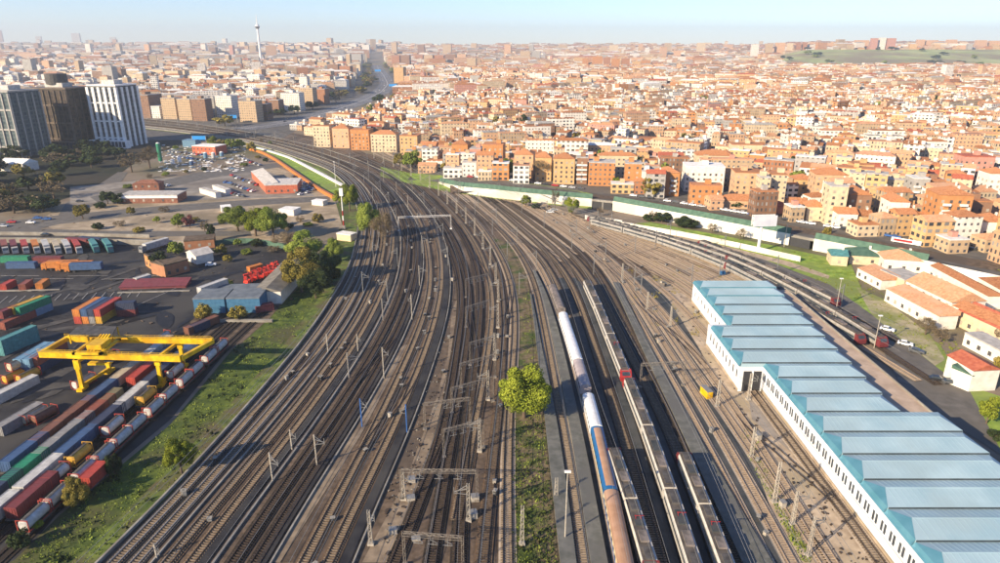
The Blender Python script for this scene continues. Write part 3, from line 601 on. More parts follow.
def mast_line(a, off, y0, y1, step, h, arm, mtl, desc, kind='pole'):
    n, t = normals(a); d = np.r_[0, np.cumsum(np.linalg.norm(np.diff(a, axis=0), axis=1))]; s = 0; c = 0
    for s in np.arange(0, d[-1], step):
        i = int(np.argmin(abs(d - s))); p = a[i] + n[i] * off
        if y0 < p[1] < y1:
            mast(p[0], p[1], kind, h, arm, math.atan2(t[i][1], t[i][0]) + PI / 2, mtl, '%s %s mast from the near end of the line %s' % (orn(c), 'lattice' if kind == 'lattice' else 'slim', desc)); c += 1
mast_line(aL1, .5, 215, 900, 42, 8.5, -2.5, M_steel, 'between the grey and brown tracks')
mast_line(aL2, .6, 225, 900, 40, 8.5, 2.8, M_steel, 'left of the dark tracks')
mast_line(aL3, .6, 225, 900, 44, 8.5, -2.8, M_pole, 'left of the sandy path')
mast_line(aL4, .6, 235, 800, 40, 9, 2.8, M_steel, 'left of the truss portals')
mast_line(TR['E4'], -2.3, 95, 600, 24, 9, 2.8, M_pole, 'right of the truss portals', 'lattice')
mast_line(TR['F2'], -2.6, 240, 700, 42, 9, -2.8, M_steel, 'along the weedy median')
mast_line(TR['H'], 2.2, 235, 600, 40, 9, 2.8, M_steel, 'following the long blue train track')
mast_line(TR['M'], 2.2, 245, 600, 38, 9, -2.8, M_steel, 'following the empty engine yard track')
mast_line(TR['P'], 2.2, 230, 600, 42, 9, 2.8, M_steel, 'crossing the pale soil')
mast_line(TR['S2'], 2.2, 240, 600, 45, 9, 2.8, M_steel, 'among the lower sidings')
mast_line(TR['S6'], 2.2, 240, 600, 45, 9, -2.8, M_steel, 'among the upper sidings')
mast_line(TR['T3'], -2.6, 225, 420, 34, 9, 2.8, M_steel, 'along the east road')

def portal(pl, pr_, h, label, m=None):
    m = m or mat('weathered_steel', (.14, .12, .10), (.26, .23, .19), 2, .6)
    """truss portal across tracks; feet at pixels pl and pr_"""
    a, b = Vector((*P(*pl), 0)), Vector((*P(*pr_), 0)); root = thing('truss_portal', label, 'portal', a); b -= a; m = m or M_pole
    for q in (Vector((0, 0, 0)), b):
        mb = MB()
        for dx in (-.2, .2):
            for dy in (-.15, .15): mb.beam((q.x + dx, q.y + dy, 0), (q.x + dx, q.y + dy, h), .06)
        for k in range(int(h / .9)): mb.beam((q.x + (.2 if k % 2 else -.2), q.y - .15, k * .9), (q.x + (-.2 if k % 2 else .2), q.y - .15, k * .9 + .9), .04)
        mb.box(q.x - .5, q.y - .45, 0, q.x + .5, q.y + .45, .5); part('leg', mb, m, root)
    L = b.length; n = int(L / 1.1); d = b / n; u = b.normalized(); sd = Vector((-u.y, u.x, 0)) * .25; mb = MB()
    for s in (sd, -sd):
        for z in (h, h - .7): mb.beam(s + Vector((0, 0, z)), b + s + Vector((0, 0, z)), .07)
    for k in range(n):
        p = d * k; q = d * (k + 1)
        mb.beam(p + sd + Vector((0, 0, h if k % 2 else h - .7)), q + sd + Vector((0, 0, h - .7 if k % 2 else h)), .06)
        mb.beam(p + sd + Vector((0, 0, h)), q - sd + Vector((0, 0, h)), .06)
    part('truss', mb, m, root)
    mb = MB()
    for k in range(1, 4):
        p = b * (k / 4); mb.beam(p + Vector((0, 0, h - .7)), p + Vector((0, 0, h - 2.4)), .10); mb.beam(p + Vector((0, 0, h - 2.2)) - u * .9, p + Vector((0, 0, h - 2.2)) + u * .9, .09); mb.beam(p + Vector((0, 0, h - 1.2)) - u * .5, p + Vector((0, 0, h - 1.9)) + u * .9, .08)
    part('insulator_arms', mb, M_steel, root)
for i, (l, r, lb) in enumerate([((402,500),(477,501),'pink-lit truss portal straight across the tracks, second nearest the viewer'),((405,566),(463,571),'truss portal nearest the viewer over the dark tracks'),
    ((444,458),(483,448),'truss portal just beyond the pink-lit one, tilted to the right'),((452,414),(493,402),'truss portal left of the big round tree'),((461,388),(495,378),'truss portal up-track from the big round tree'),
    ((470,366),(496,358),'fifth truss portal from the viewer'),((466,328),(490,320),'sixth truss portal from the viewer'),((466,298),(489,292),'farthest of the tilted truss portals'),
    ((399,231),(451,229),'wide white portal across the curve in the middle distance'),((470,424),(425,430),'low truss portal above the dark ground shadows'),
    ((640,388),(683,386),'portal over the engine yard platform')]):
    portal(l, r, 7.6, lb, M_white if 'wide white' in lb else None)
# lighting poles
def lamp_pole(px, h, label, heads=1, m=None):
    x, y = P(*px); o = thing('light_mast', label, 'light mast', (x, y, 0)); part('pole', MB().tube((0, 0, 0), (0, 0, h), .16, .09), m or M_pole, o)
    hd = MB(); hd.box(-.6, -.25, h - .1, .6, .25, h + .2); part('lamp_head', hd, M_white, o); return o
lamp_pole((565,540), 15.5, 'tall thin white light mast on the left platform')
lamp_pole((874,348), 11, 'white light mast at the end of the east train sidings'); lamp_pole((836,310), 12, 'white light mast on the bank beside the east road')
lamp_pole((336,187), 17, 'plain white tower mast beyond the striped one', m=M_white)
# telecom mast, red and white bands
x, y = P(344, 229); o = thing('telecom_mast', 'slender mast with red and white bands beside the small stone hut', 'mast', (x, y, 0))
for k in range(6): part('mast_section', MB().tube((0, 0, 2 + k * 2.6), (0, 0, 4.6 + k * 2.6), .4 - k * .03, .37 - k * .03), M_red if k % 2 == 0 and k < 4 else M_white, o)
part('antenna', MB().box(-.9, -.6, 17.6, .9, .6, 21.5), M_whiteroof, o); part('footing', MB().box(-.8, -.8, 0, .8, .8, 2), M_conc, o)
# power line cables over the curve
def wires(a, z, label, n0=0, n1=None):
    mb = MB(); a = a[n0:n1]
    for i in range(len(a) - 3, -1, -3): mb.beam((a[i][0], a[i][1], z), (a[min(i + 3, len(a) - 1)][0], a[min(i + 3, len(a) - 1)][1], z), .06)
    o = part('contact_wire', mb, M_steel); tagp(o, label, 'wire')
for k in [k for k in TR if k not in ('R', 'P2')]:
    wires(TR[k], 5.5, 'thin overhead contact wire above track %s' % orn(list(TR).index(k)) + ' from the west'); 
for k, nm in (('A0', 'grey tracks'), ('B1', 'brown tracks'), ('C0', 'dark tracks'), ('D1', 'sandy path tracks'), ('E2', 'portal tracks'), ('F1', 'median tracks'), ('G', 'platform track'), ('M', 'engine yard'), ('P', 'pale soil tracks')): wires(TR[k], 6.9, 'carrier wire high above the ' + nm)
#__PART2__
# ------------------------------------------------------------------ embankment wall with green fence
def eline(px): return smooth_line(px, ext=0, it=1, step=5)
M_gf = mat('green_fence_mesh', (.05, .105, .075), (.085, .155, .11), .5, .8)
def ewall(px, label, h0f, gap=None, fence=True, thick=.8):
    a = eline(px); k = len(a); n, _ = normals(a); root = thing('embankment_wall', label, 'wall'); v = []; f = []; g = []; 
    for i, (x, y) in enumerate(a):
        h = h0f(x); nx, ny = n[i]
        if ny > 0: nx, ny = -nx, -ny
        v += [(x + nx * thick, y + ny * thick, 0), (x + nx * thick, y + ny * thick, h), (x, y, h), (x, y, 0)]
        g += [(x + nx * .5, y + ny * .5, h + .001), (x - nx * .4, y - ny * .4, h + 2.7), (x - nx * .6, y - ny * .6, h + 2.7), (x + nx * .3, y + ny * .3, h + .001)]
    for i in range(k - 1):
        for q in range(4): f.append((4 * i + q, 4 * i + (q + 1) % 4, 4 * i + 4 + (q + 1) % 4, 4 * i + 4 + q))
    f += [(0, 1, 2, 3), (4 * k - 1, 4 * k - 2, 4 * k - 3, 4 * k - 4)]
    part('wall', MB().add(v, f), M_white2, root)
    if fence: part('fence', MB().add(g, f), M_gf, root)
M_white2 = mat('whitewashed_concrete', (.62, .58, .51), (.80, .77, .70), .25, .8, c3=(.56, .51, .43), sc3=.06)
hw = lambda x: max(.8, 5.5 * sm(-75, 0, x) + .15)
ewall([(440,185),(460,193),(500,199),(560,205),(592,208)], 'white embankment wall with green fence, left of the dark underpass', hw)
ewall([(613,210.4),(650,217.5),(700,227),(745,236.2),(789,245)], 'white embankment wall with green fence, between the two underpasses', hw)
ewall([(813,250),(850,257),(900,268),(925,273.5)], 'white wall with green fence behind the green-roofed house', hw)
ewall([(925,273.5),(960,281),(1000,290),(1150,325)], 'plain white wall without fence along the east street', hw, fence=False)
for i, (q0, q1, nm) in enumerate([((592,208),(613,210.4),'left'), ((789,245),(813,250),'right')]):
    a, b = P(*q0), P(*q1); r = thing('underpass', 'dark underpass opening in the %s part of the white embankment wall' % nm, 'underpass')
    part('opening', MB().beam((a[0], a[1] + 2.2, 2.2), (b[0], b[1] + 2.2, 2.2), 4.0, 4.4), M_dark, r)
    part('lintel', MB().beam((a[0], a[1], 4.9), (b[0], b[1], 4.9), 1.4, 1.2), M_conc, r)
    part('pillar', MB().beam(((a[0] + b[0]) / 2, (a[1] + b[1]) / 2, 0), ((a[0] + b[0]) / 2, (a[1] + b[1]) / 2, 4.3), .7), M_conc, r)
# low graffiti wall
for px, lb in (([(585,219.5),(603,221),(622,225)], 'short low white wall at the mouth of the left underpass'), ([(622,226.5),(640,230),(680,236),(720,244),(760,253),(800,262)], 'long low white wall with graffiti below the embankment')):
    a = eline(px); tagp(part('low_wall', ribbon(a, -.2, .2, 0, 2.6), M_white2), lb, 'wall')
# upper street on the deck
def lay(px0, px1, base, z, m, name):
    A = [P(*q, base) for q in px0]; B = [P(*q, base) for q in px1]; k = len(A)
    v = [(x, y, elev(x, y + 2) + z) for x, y in A + B]; f = [(i, i + 1, k + i + 1, k + i) for i in range(k - 1)]
    return tagp(part(name, MB().add(v, f), m), kind='structure')
lay([(450,185),(500,189),(560,195),(620,200.5),(700,214),(780,229),(850,242),(925,257),(1000,272),(1150,303)], [(450,182),(500,185),(560,191),(620,197),(700,209),(780,223.5),(850,236),(925,250),(1000,264),(1150,293)], 5.5, .09, M_brown, 'upper_railway_bed')
lay([(450,181),(500,184),(560,190),(620,196),(700,208),(780,222),(850,234.5),(925,248),(1000,262),(1150,291)], [(450,172),(500,178),(560,184),(620,190),(700,203),(780,217),(850,228),(925,240),(1000,251),(1150,277)], 5.5, .11, M_road, 'upper_street')
lay([(380,169),(410,176),(450,184),(500,191),(560,196.8),(592,200)], [(380,160),(410,166),(450,172.5),(500,179.5),(560,188),(592,194)], 5.5, .2, M_grassB, 'upper_grass_bank')
a = eline([(372,168),(420,177),(460,183),(520,190),(590,197)])

# ------------------------------------------------------------------ containers and yard
CC = {'white': (.62,.61,.58), 'red': (.50,.045,.02), 'rust': (.30,.07,.035), 'dark red': (.20,.02,.02), 'blue': (.035,.10,.24), 'navy': (.02,.035,.09), 'teal': (.08,.30,.30),
      'green': (.0,.26,.12), 'orange': (.68,.22,.02), 'yellow': (.70,.38,.02), 'grey': (.30,.29,.28), 'olive': (.20,.17,.09), 'cream': (.60,.50,.34), 'light blue': (.16,.33,.48), 'brown': (.22,.08,.04), 'wine': (.22,.03,.04)}
MC = {k: mat('paint_' + k.replace(' ', '_'), tuple(x * .5 + .02 for x in v), tuple(min(1, x * .82 + .025) for x in v), .9, .55, c3=tuple(x * .6 + .03 for x in v), sc3=.5) for k, v in CC.items()}
CM = {}
def container_mesh(L, col):
    if (L, col) in CM: return CM[(L, col)]
    b = MB(); W2, Hc = 1.22, 2.6; n = int(L / .28)
    for s in (-1, 1):                                   # corrugated long sides
        v = []
        for i in range(n + 1):
            x = -L / 2 + L * i / n; d = s * (W2 - (.05 if i % 2 else 0)); v += [(x, d, 0), (x, d, Hc - .02)]
        b.add(v, [(2 * i, 2 * i + 1, 2 * i + 3, 2 * i + 2) for i in range(n)])
    v = []
    for i in range(n + 1):
        x = -L / 2 + L * i / n; z = Hc - (.03 if i % 2 else 0); v += [(x, -W2, z), (x, W2, z)]
    b.add(v, [(2 * i, 2 * i + 1, 2 * i + 3, 2 * i + 2) for i in range(n)])
    b.box(-L / 2, -W2, 0, L / 2, W2, .12); b.box(L / 2 - .05, -W2, 0, L / 2, W2, Hc)
    fr = MB()
    for x in (-L / 2, L / 2):
        for y in (-W2, W2): fr.beam((x, y, 0), (x, y, Hc + .01), .14)
        fr.beam((x, -W2, Hc), (x, W2, Hc), .13)
    for y in (-W2, W2): fr.beam((-L / 2, y, Hc), (L / 2, y, Hc), .12)
    dr = MB(); dr.box(-L / 2 - .06, -W2 + .08, .12, -L / 2 + .02, W2 - .08, Hc - .1)
    for y in (-.9, -.35, .35, .9): dr.beam((-L / 2 - .09, y, .15), (-L / 2 - .09, y, Hc - .2), .05)
    CM[(L, col)] = (b.mesh('container_body', MC[col]), fr.mesh('container_frame', MC[col]), dr.mesh('container_door', MC[col])); return CM[(L, col)]
def container(x, y, z, rz, L, col, label):
    o = thing('shipping_container', label, 'container', (x, y, z), rz, 'containers in the freight yard')
    for nm, me in zip(('body', 'frame', 'door'), container_mesh(L, col)): link(nm, me, o)
    return o
TK = {}
def tank(x, y, z, rz, col, label, trim='red'):
    if (col, trim) not in TK:
        t = MB(); t.tube((-2.85, 0, 1.28), (2.85, 0, 1.28), 1.16, n=16); t.tube((-3.0, 0, 1.28), (-2.85, 0, 1.28), .8, 1.16, 16); t.tube((2.85, 0, 1.28), (3.0, 0, 1.28), 1.16, .8, 16)
        f = MB()
        for x_ in (-3.03, 3.03):
            for s in (-1, 1): f.beam((x_, s * 1.16, 0), (x_, s * 1.16, 2.6), .14)
            f.beam((x_, -1.16, 2.55), (x_, 1.16, 2.55), .13); f.beam((x_, -1.16, .07), (x_, 1.16, .07), .13)
        for s in (-1, 1): f.beam((-3, s * 1.16, .1), (3, s * 1.16, .1), .12)
        wk = MB(); wk.box(-2.6, -.3, 2.45, 2.6, .3, 2.52)
        TK[(col, trim)] = (t.mesh('tank', MC[col]), f.mesh('frame', MC[trim]), wk.mesh('walkway', M_trr))
    o = thing('tank_container', label, 'tank container', (x, y, z), rz, 'tank containers in the freight yard')
    for nm, me in zip(('tank', 'frame', 'walkway'), TK[(col, trim)]): link(nm, me, o)
    return o
DX = .066; RZ = math.atan2(1, DX)
def rowx(x128, y): return x128 + (y - 128) * DX
# yard tracks and wagons
for i, x0 in enumerate((-90.8, -95.9, -99.2, -104.2, -108.9)):
    a = np.array([(rowx(x0, y), y) for y in np.arange(60, 232, 4.0)]); r = thing('railway_track', '%s loading track of the container yard from the grass slope' % orn(i), 'railway track', group='loading tracks of the container yard')
    part('gravel_bed', ribbon(a, -1.7, 1.7, .15 + i * .003), M_ballD, r)
    for s in (-1, 1): part('rail', ribbon(a, s * .84 - .07, s * .84 + .07, .16, .34), M_rail, r)
FW = {}
def wagon(x, y, L, label):
    if L not in FW:
        d = MB(); d.box(-L / 2 - .4, -1.3, .85, L / 2 + .4, 1.3, 1.12); w_ = MB()
        for sx in (-1, 1):
            for q in (-.9, .9): w_.tube((sx * (L / 2 - 1.2) + q * .9, -.95, .8), (sx * (L / 2 - 1.2) + q * .9, .95, .8), .42, n=10)
        FW[L] = (d.mesh('deck', M_trr), w_.mesh('wheels', M_dark))
    o = thing('flat_wagon', label, 'wagon', (x, y, 0), RZ, 'flat wagons under the containers')
    link('deck', FW[L][0], o); link('wheels', FW[L][1], o)
def row(x0, items, rowname):
    """items: (pixel y of near top end, colour, kind)"""
    for i, (py, px, col, kind) in enumerate(items):
        y0 = P(px, py, 3.75)[1]; L = 12.2 if kind == 'long' else 6.1; yc = y0 + L / 2; x = rowx(x0, yc)
        nm = '%s %s, %s in the %s' % ({'tank': '%s tank container' % col, 'long': 'long %s container' % col, 'short': 'short %s container' % col}[kind], 'on a wagon', orn(i), rowname)
        wagon(x, yc, L, 'flat wagon under %s %s, %s in %s' % (col, 'tank' if kind == 'tank' else 'container', orn(i), rowname))
        if kind == 'tank': tank(x, yc, 1.13, RZ, col, nm, {'yellow': 'yellow'}.get(col, 'red'))
        else: container(x, yc, 1.13, RZ, L, col, nm)
row(-90.8, [(521,21,'white','tank'),(499,46,'white','tank'),(474,73.6,'white','tank'),(456,93.6,'white','tank'),(439,110,'white','tank'),(425,130,'white','tank'),(408,149,'white','tank'),(394,162,'white','tank'),(379,178,'white','tank'),(369.5,190,'white','tank'),(356,204,'white','tank'),(346,215,'white','tank')], 'row nearest the grass')
row(-87.6, [(478,83,'red','short')], 'spot between tanks and grass')
row(-95.9, [(508,8,'dark red','long'),(478,46,'white','tank'),(457,69,'yellow','tank'),(427,104,'white','tank'),(397,139,'yellow','tank'),(371,169.6,'white','tank')], 'second row from the grass')
row(-99.3, [(530,0,'white','long'),(487,12,'white','long'),(453,53,'blue','long'),(427,86,'navy','long'),(404,117,'white','long'),(381,145,'navy','long'),(360,157,'grey','short'),(349,190,'white','short')], 'third row from the grass')
row(-104.3, [(505,2,'navy','long'),(480,8,'green','long'),(453,26,'grey','long'),(437.5,43,'grey','long'),(418,71,'rust','long'),(399,101,'olive','short'),(378,125,'red','long'),(356,150,'navy','short')], 'fourth row from the grass')
row(-108.9, [(462,8,'blue','long'),(440,30,'brown','long'),(420,52,'brown','long'),(400,80,'blue','long'),(378,112,'cream','long'),(359,130,'white','long'),(343,150,'grey','short')], 'fifth row from the grass')
# loose yard boxes: (px of near bottom centre, rz deg, z, len, colour, label)
def cb(px, py, deg, lev, L, col, label, kind='c'):
    x, y = P(px, py); a = math.radians(deg); x += math.cos(a) * L / 2; y += math.sin(a) * L / 2
    (container if kind == 'c' else tank)(*((x, y, lev * 2.62 + .02, a, L, col, label) if kind == 'c' else (x, y, lev * 2.62 + .02, a, col, label)))
for i, (px, c0, c1) in enumerate([(78.5,'red','orange'),(85.8,'orange','blue'),(92.2,'grey','navy'),(99,'yellow','red')]):
    cb(px, 324, 86, 0, 12.2, c0, '%s container at the bottom of the %s stack behind the crane' % (c0, orn(i)))
    cb(px, 324, 86, 1, 12.2, c1, '%s container on top of the %s stack behind the crane' % (c1, orn(i)))
for i, (px, py, dg, lv, L, col, lb) in enumerate([
    (119,316,8,0,6.1,'dark red','dark red container right of the four stacks'),(119,316,8,1,6.1,'navy','navy container on the dark red one right of the stacks'),
    (14,322,75,0,12.2,'blue','blue container under the green one at the left yard'),(20,322,75,0,12.2,'light blue','light blue container in the left yard stack'),
    (14,322,75,1,12.2,'yellow','yellow-ended container on the left yard stack'),(20,322,75,1,12.2,'green','pale green topped container on the left yard stack'),
    (3,330,78,0,12.2,'rust','rust red container at the left photo edge'),(3,326,78,1,6.1,'dark red','dark red short container at the left photo edge'),
    (2,356,75,0,12.2,'teal','teal container at the left edge'),(2,356,75,1,12.2,'teal','upper teal container at the left edge'),
    (21,376,85,0,12.2,'blue','lower blue container left of the crane leg'),(21,376,85,1,12.2,'light blue','upper light blue container left of the crane leg'),
    (29,376,85,0,12.2,'blue','second lower blue container left of the crane leg'),(29,376,85,1,12.2,'light blue','second upper light blue container left of the crane'),
    (37,374,85,0,12.2,'navy','navy container nearest the crane leg, lower'),(37,374,85,1,12.2,'rust','rust-ended container nearest the crane leg, upper'),
    (8,268,2,0,12.2,'blue','blue container lying in front of the parked trucks'),(2,262,2,0,12.2,'green','green container at the left edge before the trucks'),(35,262.5,2,0,12.2,'dark red','dark red container in front of the parked trucks'),
    (4,291,92,0,6.1,'red','red container end-on by the kerb, leftmost'),(23,291,100,0,6.1,'rust','rust container end-on by the kerb, second'),(40,290,100,0,6.1,'orange','orange container end-on by the kerb, third'),
    (136,284.5,60,0,6.1,'white','white container beside the brick office'),
    (187,335,62,0,12.2,'brown','brown container on the ground by the blue warehouse'),(193,333,62,0,6.1,'navy','small dark blue container beside the brown one'),
    (201,301,62,0,12.2,'dark red','wine red container under the white one'),(201,301,62,1,12.2,'white','white container atop, behind the blue warehouse'),
    (249,273,52,0,6.1,'orange','orange container by the red machines'),(256,313,35,0,6.1,'wine','wine red container at the white shed corner'),
    (0,436,78,0,12.2,'grey','grey container at the left edge, beside the dirty tanks'),(-4,404,75,0,12.2,'white','white container at the left edge below the tanks')]):
    cb(px, py, dg, lv, L, col, lb)
for px, py, dg, lv, col, lb in [(5,384,72,0,'yellow','yellow tank container at the left edge'),(12,380,72,1,'cream','cream tank container on the yellow one'),(19,384,72,0,'yellow','yellow tank container beside the yard lane'),
    (75,390,72,0,'white','white tank container at the crane leg'),(24,425,72,0,'cream','dirty tank container standing alone in the yard'),(34,425,72,0,'brown','brown tank container beside the dirty one'),
    (156,345,80,0,'white','white tank container behind the crane beam'),(103,366,80,0,'white','white tank container under the crane trolley')]:
    cb(px, py, dg, lv, 6.1, col, lb, 't')
# trucks
TRK = {}
def truck(px, py, deg, col, label, cabcol='white', L=12.5):
    key = (col, cabcol)
    if key not in TRK:
        b = MB(); b.box(1.2, -1.25, 1.1, L + 1.2, 1.25, 4.0); c = MB()
        pr = [(-1.1, .5), (-1.1, 2.0), (-.85, 3.2), (.9, 3.3), (.9, .5)]; q = [(x, -1.2, z) for x, z in pr] + [(x, 1.2, z) for x, z in pr]
        c.add(q, [(0,1,2,3,4),(9,8,7,6,5)] + [(i, 5 + i, 5 + (i + 1) % 5, (i + 1) % 5) for i in range(5)])
        g = MB(); g.add([(-1.13, -1.05, 1.95), (-1.13, 1.05, 1.95), (-.9, 1.05, 3.05), (-.9, -1.05, 3.05)], [(0, 1, 2, 3)])
        ch = MB(); ch.box(-.8, -.9, .7, L + 1, .9, 1.1); w_ = MB()
        wm = MB(); wm.tube((0, -1.2, .5), (0, -.85, .5), .5, n=12)
        TRK[key] = [('trailer', b.mesh('trailer', MC[col])), ('cab', c.mesh('cab', MC[cabcol])), ('windscreen', g.mesh('windscreen', M_glass)), ('chassis', ch.mesh('chassis', M_dark)), ('wheel', wm.mesh('wheel', M_dark))]
    x, y = P(px, py); o = thing('parked_lorry', label, 'lorry', (x, y, 0), math.radians(deg), 'parked lorries in the freight yard'); pts = dict(TRK[key])
    for k in ('trailer', 'cab', 'windscreen', 'chassis'): link(k, pts[k], o)
    for wx in (0, 2.6, 10, 11.2):
        for s in (0, 2.05): link('wheel', pts['wheel'], o, (wx, s, 0))
for i, (px, py, c, d) in enumerate([(6.5,254,'rust','rust red trailer'),(16,254,'dark red','dark red trailer'),(27,254,'red','bright red trailer'),(38,254,'orange','orange trailer'),(48.5,254,'white','white trailer'),(59,254.5,'cream','cream trailer'),(69.5,254,'white','white trailer'),(80,254,'red','red trailer'),(-5,254,'red','red trailer')]):
    truck(px, py, 128, c, 'parked lorry with %s, %s in the row by the long wall' % (d, orn(i) if i < 8 else 'leftmost'))
truck(97, 253, 128, 'teal', 'lorry under a pale green tarpaulin, left one', 'teal'); truck(111, 253, 128, 'teal', 'lorry under a pale green tarpaulin, right one', 'teal')
truck(92, 247.5, 165, 'dark red', 'dark red lorry trailer behind the green tarpaulins', 'dark red'); truck(105, 246.5, 165, 'navy', 'navy lorry trailer behind the green tarpaulins', 'navy')
truck(143, 253, 65, 'white', 'white lorry trailer beside the bushes of the brick office', 'grey')
for px, py, c, lb in ((46,270,'orange','orange round-nosed lorry, leftmost'),(60,271,'orange','orange round-nosed lorry with orange load'),(69,272,'blue','orange-nosed lorry with long blue load')):
    truck(px, py, 6, c, lb, 'orange')
# forklifts / red machines
M_bred = flat('bright_red_paint', (.60, .035, .02))
for i in range(24):
    px = 247 + (i % 8) * 4.4 + U(-1, 1); py = 281.5 - (i % 8) * 1.9 + (i // 8) * 3.2 - 3 + U(-.6, .6); x, y = P(px, py)
    o = thing('red_machine', 'small red machine by the white shed, %s placed in the cluster' % orn(i), 'machine', (x, y, 0), U(0, 6), 'red machines by the white shed')
    part('engine_cover', MB().prism([(-.7, .4), (-.7, 1.2), (-.4, 1.7), (.7, 1.7), (.7, .4)], -1.1, .9), M_bred, o); o.scale = (1.1, 1.1, 1.1)
    f = MB()
    for s in (-.6, .6): f.beam((.95, s, .3), (1.0, s, 3.0), .12); f.beam((-1, s, 1.2), (-1, s, 2.2), .08)
    f.beam((-1, -.6, 2.2), (1, -.6, 2.3), .08); f.beam((-1, .6, 2.2), (1, .6, 2.3), .08); part('frame', f, M_dark, o)
    for wx in (-.7, .7):
        for s in (-.75, .55): part('wheel', MB().tube((wx, s, .4), (wx, s + .2, .4), .4, n=10), M_dark, o)

# ------------------------------------------------------------------ gantry crane
cr = thing('gantry_crane', 'big yellow gantry crane straddling the container rows', 'crane', (0, 0, 0))
FL, FR, BL, BR = (Vector((*P(*q), 0)) for q in ((83,390),(162,386),(110,372.5),(184,368)))
HG = 9.3
for q in (FL, FR, BL, BR):
    m_ = MB(); m_.beam(q + Vector((0, 0, .9)), q + Vector((0, 0, HG)), 1.0, .8); m_.beam(q + Vector((0, 0, 6.5)), q + Vector((0, 0, HG)), 1.5, .84); part('leg', m_, M_yel, cr)
    b_ = MB(); b_.box(q.x - .8, q.y - 1.6, .15, q.x + .8, q.y + 1.6, .9); part('bogie', b_, M_yel, cr)
for a_, b_ in ((FL, BL), (FR, BR)): part('sill_beam', MB().beam(a_ + Vector((0, 0, 1.3)), b_ + Vector((0, 0, 1.3)), .7, .8), M_yel, cr)
u = (FR - FL).normalized(); ub = (BR - BL).normalized()
def pw(px, py, h): return Vector((*P(px, py, h), h))
G = [pw(40,354,HG + .6), pw(181,358.5,HG + .6), pw(67,338.5,HG + .6), pw(213,341,HG + .6)]
for a_, b_ in ((G[0], G[1]), (G[2], G[3])):
    part('main_girder', MB().beam(a_, b_, 1.1, 1.7), M_yel, cr)
    rl = MB(); d_ = (b_ - a_)
    n_ = int(d_.length / 2)
    off = Vector((0, -.75, 0))
    for k in range(n_ + 1): p_ = a_ + d_ * (k / n_) + off; rl.beam(p_ + Vector((0, 0, .7)), p_ + Vector((0, 0, 1.8)), .06)
    rl.beam(a_ + off + Vector((0, 0, 1.8)), b_ + off + Vector((0, 0, 1.8)), .06); rl.beam(a_ + off + Vector((0, 0, 1.25)), b_ + off + Vector((0, 0, 1.25)), .05); part('handrail', rl, M_yel, cr)
part('end_beam', MB().beam(G[0], G[2], 1.0, 1.2), M_yel, cr); part('end_beam', MB().beam(G[1], G[3], 1.0, 1.2), M_yel, cr)
for a_, b_ in ((FL, BL), (FR, BR)): part('portal_beam', MB().beam(a_ + Vector((0, 0, HG - .7)), b_ + Vector((0, 0, HG - .7)), .7, .8), M_yel, cr)
tl = MB(); c0 = pw(97, 346, HG + 2)
tl.box(c0.x - 4, c0.y - 5, HG + 1.6, c0.x + 4, c0.y - 4, HG + 2.2); tl.box(c0.x - 4, c0.y + 4, HG + 1.6, c0.x + 4, c0.y + 5, HG + 2.2); tl.box(c0.x - 4, c0.y - 5, HG + 1.6, c0.x - 3.2, c0.y + 5, HG + 2.2); tl.box(c0.x + 3.2, c0.y - 5, HG + 1.6, c0.x + 4, c0.y + 5, HG + 2.2)
tl.box(c0.x - 1, c0.y - 3, HG + 2.2, c0.x + 3, c0.y + 2, HG + 3.6)
for k in range(4): tl.beam((c0.x - 2 + k, c0.y - 2, HG + 1), (c0.x + k * .8, c0.y + 3, HG + 4.2), .35)
part('trolley', tl, M_yel, cr)
part('operator_cab', MB().box(c0.x + 2, c0.y - 1.5, HG - 2.2, c0.x + 4.5, c0.y + 1, HG + .4), M_glass, cr)
part('spreader', MB().box(c0.x - 3, c0.y - 1.2, HG - 3.4, c0.x + 3, c0.y + 1.2, HG - 2.8), M_yel, cr)
rf = [pw(69,334,HG + 3.6), pw(112,334.5,HG + 3.6), pw(117,326,HG + 3.6), pw(78,326,HG + 3.6)]
mrf = MB().add([tuple(p) for p in rf] + [tuple(p + Vector((0, 0, -.3))) for p in rf], [(0,1,2,3),(7,6,5,4),(0,4,5,1),(1,5,6,2),(2,6,7,3),(3,7,4,0)]); part('machine_deck', mrf, M_trr, cr)
for p in rf: part('deck_post', MB().beam(p + Vector((0, 0, -3)), p + Vector((0, 0, -.3)), .3), M_yel, cr)

# ------------------------------------------------------------------ buildings
WIN = {}
def win_mesh(axis, w_=1.2, h_=1.4):
    k = (axis, random.random() < .35)
    if k not in WIN:
        m_ = MB()
        if axis == 'x': m_.box(-w_ / 2, -.05, 0, w_ / 2, .03, h_)
        else: m_.box(-.05, -w_ / 2, 0, .03, w_ / 2, h_)
        WIN[k] = m_.mesh('window', M_shut if k[1] else M_win)
    return WIN[k]
def wall_mesh(Wd, D, H, m, uvoff=(0, 0)):
    mb = MB(); mb.add([(-Wd/2,0,0),(Wd/2,0,0),(Wd/2,D,0),(-Wd/2,D,0),(-Wd/2,0,H),(Wd/2,0,H),(Wd/2,D,H),(-Wd/2,D,H)], [(0,1,5,4),(1,2,6,5),(2,3,7,6),(3,0,4,7)])
    uv = []
    for L in (Wd, D, Wd, D): uv += [0, 0, L, 0, L, H, 0, H]
    mb.uv = uv; return mb
